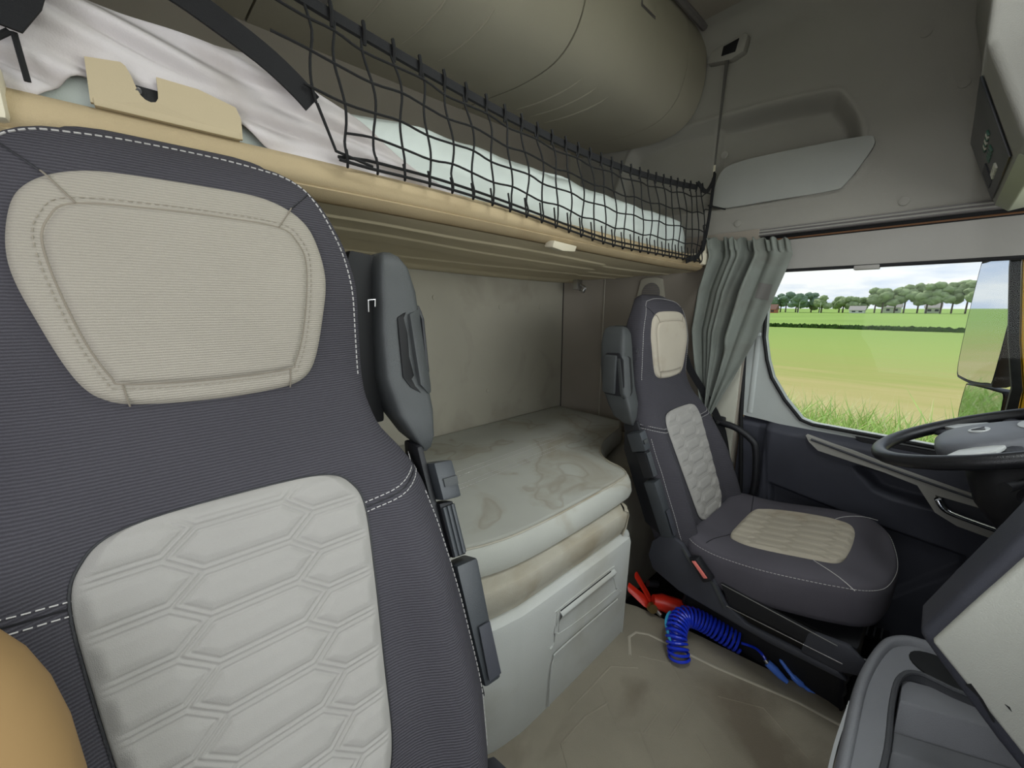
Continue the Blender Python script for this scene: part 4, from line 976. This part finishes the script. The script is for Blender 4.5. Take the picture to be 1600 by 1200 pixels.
G().add(*prism(cupo, (0, 0, -.006), .001)).build('cup_hole_shade', 'rubber', bn)  # solid black disc coloured as the shade inside a cup hole
G().add(*band(smoothpts([(1.05, .016, .20), (.92, .022, .19), (.80, .020, .18), (.74, .016, .17)], 4), .022, .003, (0, 0, 1))).build('side_strip', 'bin_light', bn)

# ------------------------------------------------------------------ things on the floor
# seat rails
for k, x in enumerate((1.58, 1.62, 1.66, 1.70)):
    struct(G().add(*tube([(x, .10, ZF+.012), (x, -.10, ZF+.012)], .0045, 6)).build('trim_%d' % (10+k), 'metal'), 'bright metal seat rail strip on the black floor')
struct(G().add(*tube([(1.345, .32, -.03), (1.352, -.05, -.03)], .0035, 6)).build('trim_8', 'metal'), 'bright metal edge strip beside the mat')
struct(G().add(*bevbox((1.33, -.10, ZF), (1.36, .33, -.032), .004)).build('trim_9', 'floor_black'), 'black sill below the bright edge strip')
pd_ = thing('pedal', 'black ribbed pedal on the floor in front of the driver seat', 'pedal', (1.71, .02, ZF))
G().add(*prism([(1.68, .05, -.035), (1.75, .05, -.035), (1.75, -.03, -.01), (1.68, -.03, -.01)], (0, -.004, -.014), .003)).build('plate', 'plastic_black', pd_)
for k in range(4): G().add(*tube([(1.685, .04-.018*k, -.030+.0058*k), (1.745, .04-.018*k, -.030+.0058*k)], .0035, 6)).build('tread', 'metal', pd_)
G().add(*tube([(1.715, .0, -.04), (1.715, -.05, -.09), (1.715, -.08, ZF+.01)], .01, 8)).build('arm', 'plastic_black', pd_)
# coiled air hose with blow gun
hz = thing('air_hose', 'coiled blue air hose lying over the mat edge beside the seat', 'hose', (1.2, .36, .0))
path = smoothpts([(1.078, .405, .008), (1.085, .415, .032), (1.11, .435, .062), (1.165, .445, .075), (1.20, .425, .072), (1.225, .39, .058), (1.24, .35, .045), (1.252, .315, .035), (1.26, .29, .03)], 12)
cl = [0]
for a, b in zip(path, path[1:]): cl.append(cl[-1]+(b-a).length)
turns = 25; pts = []; N_ = turns*16
for k in range(N_+1):
    t = k/N_; t = t**1.0; d = t*cl[-1]; i = 0
    while i < len(path)-2 and cl[i+1] < d: i += 1
    p = path[i].lerp(path[i+1], (d-cl[i])/(cl[i+1]-cl[i]+1e-9)); tg = (path[i+1]-path[i]).normalized()
    u = tg.cross(Vector((0, 0, 1))); u = u.normalized() if u.length > .01 else Vector((1, 0, 0)); q = u.cross(tg)
    rr = .030; pts.append(p+u*rr*math.cos(2*math.pi*turns*t)+q*rr*math.sin(2*math.pi*turns*t))
G().add(*tube(pts, .0043, 7)).build('coil', 'hose_blue', hz)
G().add(*tube(smoothpts([(1.262, .288, .03), (1.265, .265, .035), (1.255, .245, .046), (1.243, .225, .048), (1.239, .214, .040)], 5), .0042, 8)).build('hose_end', 'hose_blue', hz)
G().add(*tube([(1.2485, .318, .062), (1.2505, .310, .055), (1.250, .306, .03)], .0065, 10)).build('hose_clamp', 'metal', hz)
G().add(*tube(smoothpts([(1.215, .475, .03), (1.17, .485, .07), (1.12, .475, .065), (1.085, .44, .04)], 5), .0045, 8)).build('feed_tube', 'hose_cyan', hz)
bg_ = thing('blow_gun', 'light blue plastic air blow gun at the end of the coiled hose', 'blow gun', (1.28, .18, .0))
G().add(*tube([(1.239, .216, .040), (1.239, .208, .034)], [.006, .007], 10)).build('ferrule', 'metal', bg_)
G().add(*tube([(1.239, .209, .034), (1.241, .19, .024), (1.243, .172, .012), (1.244, .155, .004)], [.011, .012, .010, .006], 12)).build('handle', 'gun_blue', bg_)
G().add(*tube(smoothpts([(1.270, .185, .045), (1.265, .165, .03), (1.261, .145, .018), (1.263, .125, .008), (1.265, .105, .0)], 4), [.003]+[.006]*7+[.009]*5+[.005]*4, 10)).build('lever', 'gun_blue', bg_)
G().add(*tube([(1.265, .108, .0), (1.270, .090, -.004)], .004, 8)).build('nozzle', 'gun_blue', bg_)
# red fire extinguisher
fe = thing('fire_extinguisher', 'red fire extinguisher with brass valve lying beside the seat base', 'extinguisher', (1.25, .55, -.02))
G().add(*tube([(1.205, .565, .045), (1.225, .545, .040), (1.24, .525, .033), (1.255, .50, .026), (1.265, .475, .018), (1.27, .465, .012)], [.020, .029, .030, .034, .034, .024], 18)).build('body', 'red_plastic', fe)
G().add(*prism([(1.165, .645, .055), (1.172, .652, .070), (1.20, .590, .030), (1.205, .565, .010), (1.19, .565, .010), (1.18, .59, .02)], (.020, .006, .004), .004)).build('lever', 'red_plastic', fe)
G().add(*prism([(1.205, .645, .095), (1.222, .645, .097), (1.218, .585, .035), (1.212, .560, .018), (1.200, .565, .018), (1.204, .59, .04)], (.014, .008, .006), .003)).build('lever', 'red_plastic', fe)
G().add(*tube([(1.190, .560, .028), (1.180, .550, .032)], [.019, .016], 16)).build('gauge', 'brass', fe)
G().add(*tube([(1.20, .548, .018), (1.195, .525, .014)], [.009, .007], 12)).build('valve', 'metal', fe)
G().add(*tube([(1.225, .60, .085), (1.26, .58, .075)], .013, 10)).build('neck_band', 'plastic_black', fe)

# ------------------------------------------------------------------ door mirror outside
mn = Vector((-.47, .88, .0)).normalized(); mr = Vector((0, 0, 1)).cross(mn).normalized(); mu = mn.cross(mr)
MC = Vector((2.12, -.105, 1.05))
dm = thing('door_mirror', 'tall black door mirror with a smaller wide angle mirror below', 'mirror', (2.12, -.12, .70))
def mp_(c, a, b, h=0): return c+mr*a+mu*b+mn*h
def mirror(c, w_, h_, nm):
    o_ = rpoly([(-w_, -h_*.75), (-w_, h_*.8), (-w_*.75, h_), (w_*.6, h_), (w_, h_*.8), (w_, -h_*.8), (w_*.75, -h_), (-w_*.55, -h_)], 4)
    rings = [[mp_(c, a*s_, b*s_, h) for a, b in o_] for s_, h in ((.80, -.085), (.95, -.07), (1.04, -.03), (1.05, .0), (1.03, .006), (1.0, .004))]
    hs_ = G().add(*loft(rings)).build('housing', 'plastic_black', dm, True, 50)
    G().add(*prism([mp_(c, a*.985, b*.985, .004) for a, b in o_], mn*.003)).build(nm, 'mirror_glass', hs_, False)
mirror(MC, .085, .205, 'glass')
mirror(Vector((2.12, -.135, .745)), .085, .075, 'wide_angle_glass')
G().add(*tube(smoothpts([(2.16, -.19, .64), (2.165, -.21, .80), (2.165, -.21, 1.2), (2.16, -.19, 1.32), (2.02, -.16, 1.36), (1.90, -.15, 1.36)], 5), .02, 10)).build('arm', 'plastic_dark', dm)
# yellow cab corner outside the A pillar
yc_ = thing('cab_corner', 'yellow painted cab corner panel outside the windscreen pillar', 'panel', (1.96, -.22, .2))
ye = [(-.30, .2), (-.27, .85), (-.24, 1.0), (-.205, 1.22), (-.185, 1.40), (-.118, 1.40), (-.134, 1.22), (-.166, 1.0), (-.196, .85), (-.22, .2)]
G().add(*prism([(1.95, y, z) for y, z in ye], (.04, 0, 0), .008)).build('panel', 'yellow_paint', yc_)
G().add(*prism([(1.945, y, z) for y, z in ((-.116, 1.40), (-.132, 1.22), (-.164, 1.0), (-.194, .85), (-.194, .2), (-.172, .2), (-.172, .85), (-.142, 1.0), (-.110, 1.22), (-.094, 1.40))], (.03, 0, 0), .004)).build('seal', 'rubber', yc_)

# ------------------------------------------------------------------ outside
GZ = -1.45
def gplane(name, x0, x1, z, m, lab, y0=-500, y1=500):
    o = G().add([(x0, y0, z), (x1, y0, z), (x1, y1, z), (x0, y1, z)], [(0, 1, 2, 3)]).build(name, m, None, False)
    struct(o, lab); return o
def field_mat():
    m = bpy.data.materials.new('meadow'); m.use_nodes = True; M['meadow'] = m; t = m.node_tree; L = t.links; b = t.nodes['Principled BSDF']
    b.inputs['Roughness'].default_value = .95; b.inputs['Specular IOR Level'].default_value = .05
    co = t.nodes.new('ShaderNodeTexCoord'); sp_ = t.nodes.new('ShaderNodeSeparateXYZ'); L.new(co.outputs['Object'], sp_.inputs[0])
    mp = t.nodes.new('ShaderNodeMapping'); mp.inputs['Scale'].default_value = (.55, .09, 1); L.new(co.outputs['Object'], mp.inputs[0])
    nz = t.nodes.new('ShaderNodeTexNoise'); nz.inputs['Scale'].default_value = 1; nz.inputs['Detail'].default_value = 8; nz.inputs['Roughness'].default_value = .65; L.new(mp.outputs[0], nz.inputs['Vector'])
    ma = t.nodes.new('ShaderNodeMath'); ma.operation = 'MULTIPLY_ADD'; L.new(nz.outputs['Fac'], ma.inputs[0]); ma.inputs[1].default_value = 26; L.new(sp_.outputs['X'], ma.inputs[2])
    mr_ = t.nodes.new('ShaderNodeMapRange'); mr_.inputs[1].default_value = -14; mr_.inputs[2].default_value = 30; L.new(ma.outputs[0], mr_.inputs[0])
    rp = t.nodes.new('ShaderNodeValToRGB'); L.new(mr_.outputs[0], rp.inputs[0])
    E = rp.color_ramp.elements; E[0].position = .05; E[0].color = s2l((186, 172, 124))+(1,); E[1].position = 1; E[1].color = s2l((140, 162, 86))+(1,)
    for p, c in ((.25, (174, 164, 108)), (.36, (156, 160, 92)), (.6, (148, 164, 88))): q = E.new(p); q.color = s2l(c)+(1,)
    L.new(rp.outputs[0], b.inputs['Base Color'])
field_mat()
gplane('ground', 2.4, 62, GZ, 'meadow', 'mown meadow fading from dry straw to green')
gplane('ground', 62, 900, GZ+.0, 'grass_far', 'bright green far field', -900, 900)
gplane('ground', -60, 2.4, GZ-.0, 'road', 'grey road under the truck')
# reedy hedge line across the field
def clump(n, xr, yr, hr, wr, m, name, lab, cat, lean=.35):
    v = []; f = []
    for k in range(n):
        x = random.uniform(*xr); y = random.uniform(*yr); h = random.uniform(*hr); w_ = random.uniform(*wr)
        a = random.uniform(0, math.pi); lx = random.gauss(0, lean)*h; ly = random.gauss(0, lean)*h; c, s_ = math.cos(a)*w_, math.sin(a)*w_
        i = len(v)
        v += [(x-c, y-s_, GZ), (x+c, y+s_, GZ), (x+c*.8+lx*.35, y+s_*.8+ly*.35, GZ+h*.55), (x-c*.8+lx*.35, y-s_*.8+ly*.35, GZ+h*.55), (x+lx, y+ly, GZ+h*random.uniform(.8, 1))]
        f += [(i, i+1, i+2, i+3), (i+3, i+2, i+4)]
    o = mobj(name, v, f, m, None, False, False); tag(o, lab, cat); o['kind'] = 'stuff'; return o
clump(2600, (60, 62), (-22, 46), (.25, .6), (.15, .5), 'hedge', 'reed_strip', 'dark strip of reeds along a ditch across the green field', 'reeds', .1)
clump(13000, (4.8, 8.6), (-2.6, 9.5), (.55, 1.25), (.008, .02), 'blade_green', 'verge_grass', 'long green grass on the verge below the side window', 'grass')
clump(10000, (4.8, 9.0), (-2.6, 9.5), (.5, 1.25), (.004, .009), 'blade_straw', 'dry_grass', 'straw coloured grass stalks among the green verge', 'grass')
clump(1500, (4.8, 8.2), (-2.6, 8.0), (.5, 1.05), (.015, .032), 'leaf_pale', 'verge_leaves', 'broad pale green leaves among the verge grass', 'leaves', .5)
clump(90, (4.8, 6.8), (-2.0, 4.0), (1.1, 1.6), (.004, .007), 'blade_green', 'tall_grass', 'tall single grass stems above the verge', 'grass', .18)
# far trees
def blob(c, r, seed, sq=1.0):
    bm = bmesh.new(); bmesh.ops.create_icosphere(bm, subdivisions=3, radius=1)
    for v in bm.verts:
        n = v.co.normalized(); d = 1+.30*noise.noise(n*2.2+Vector((seed, 0, 0)))+.16*noise.noise(n*6+Vector((0, seed, 0)))
        v.co = Vector((n.x*r*d, n.y*r*d, n.z*r*d*sq))+Vector(c)
    bm.verts.index_update(); res = [v.co.copy() for v in bm.verts], [tuple(v.index for v in f.verts) for f in bm.faces]; bm.free(); return res
def tree(x, y, h, w_, m, lab, grp, sd_):
    rn = random.Random(sd_); t = thing('far_tree', lab, 'tree', (x, y, GZ), grp)
    g = G()
    for k in range(9):
        zz = rn.uniform(.34, .80); sp_ = 1-.55*(zz-.34)/.46
        g.add(*blob((x+rn.uniform(-.4, .4)*w_, y+rn.uniform(-.55, .55)*w_*sp_, GZ+h*zz), w_*rn.uniform(.28, .42), sd_+k*3.1, .8))
    g.build('crown', m, t, True, None, recalc=False)
    G().add(*tube([(x, y, GZ), (x, y, GZ+h*.35), (x+.1, y+.2, GZ+h*.6)], [.30, .25, .15], 7)).build('trunk', 'trunk', t)
for i in range(31):
    y = 68-i*3.3+random.uniform(-.6, .6); x = 235+random.uniform(-9, 9)
    if y > 44: h, w_, m, lab, grp = random.uniform(10, 11.5), 5.0, 'tree_dark', 'dark rounded tree in the wood beyond the brick barn', 'dark trees by the barn'
    elif y > 23: h, w_, m, lab, grp = random.uniform(7.2, 8.6), 4.6, 'tree_leaf', 'low pale green tree in the gap of the far tree row', 'low trees of the far row'
    else: h, w_, m, lab, grp = random.uniform(12, 15), 5.6, 'tree_leaf', 'tall spreading tree in the row beyond the field', 'tall trees of the far row'
    tree(x, y, h, w_, m, lab, grp, i*1.7)
# farm buildings
def house(x, y, w_, d, h, wall_, lab, rf='house_grey'):
    t = thing('farm_building', lab, 'building', (x, y, GZ))
    G().add(*bevbox((x, y-w_/2, GZ), (x+d, y+w_/2, GZ+h), .05)).build('wall', wall_, t)
    G().add(*prism([(x-.4, y-w_/2-.3, GZ+h), (x+d+.4, y-w_/2-.3, GZ+h), (x+d/2, y-w_/2-.3, GZ+h+d*.45)], (0, w_+.6, 0))).build('roof', rf, t, False)
    for q in (-.25, .2): G().add(*bevbox((x-.06, y+q*w_-.6, GZ+h*.35), (x, y+q*w_+.6, GZ+h*.75), .02)).build('window', 'plastic_dark', t)
house(205, 53.5, 4.5, 5, 1.6, 'brick_red', 'low red brick barn at the edge of the wood', 'house_roof')
house(252, 17, 6, 6, 2.4, 'house_white', 'white farmhouse among the tall far trees')
house(252, 4, 5, 5, 2.2, 'house_white', 'small white outbuilding next to the white farmhouse')
house(225, 26, 5, 4, 1.3, 'house_white', 'low white shed in front of the far tree row')
for x, y, lab in ((190, 39.5, 'thin white pole nearer the red brick barn'), (200, 34.5, 'thin white pole in front of the low trees')):
    tag(G().add(*tube([(x, y, GZ), (x, y, GZ+4.6)], .07, 6)).build('field_pole', 'house_white'), lab, 'pole')
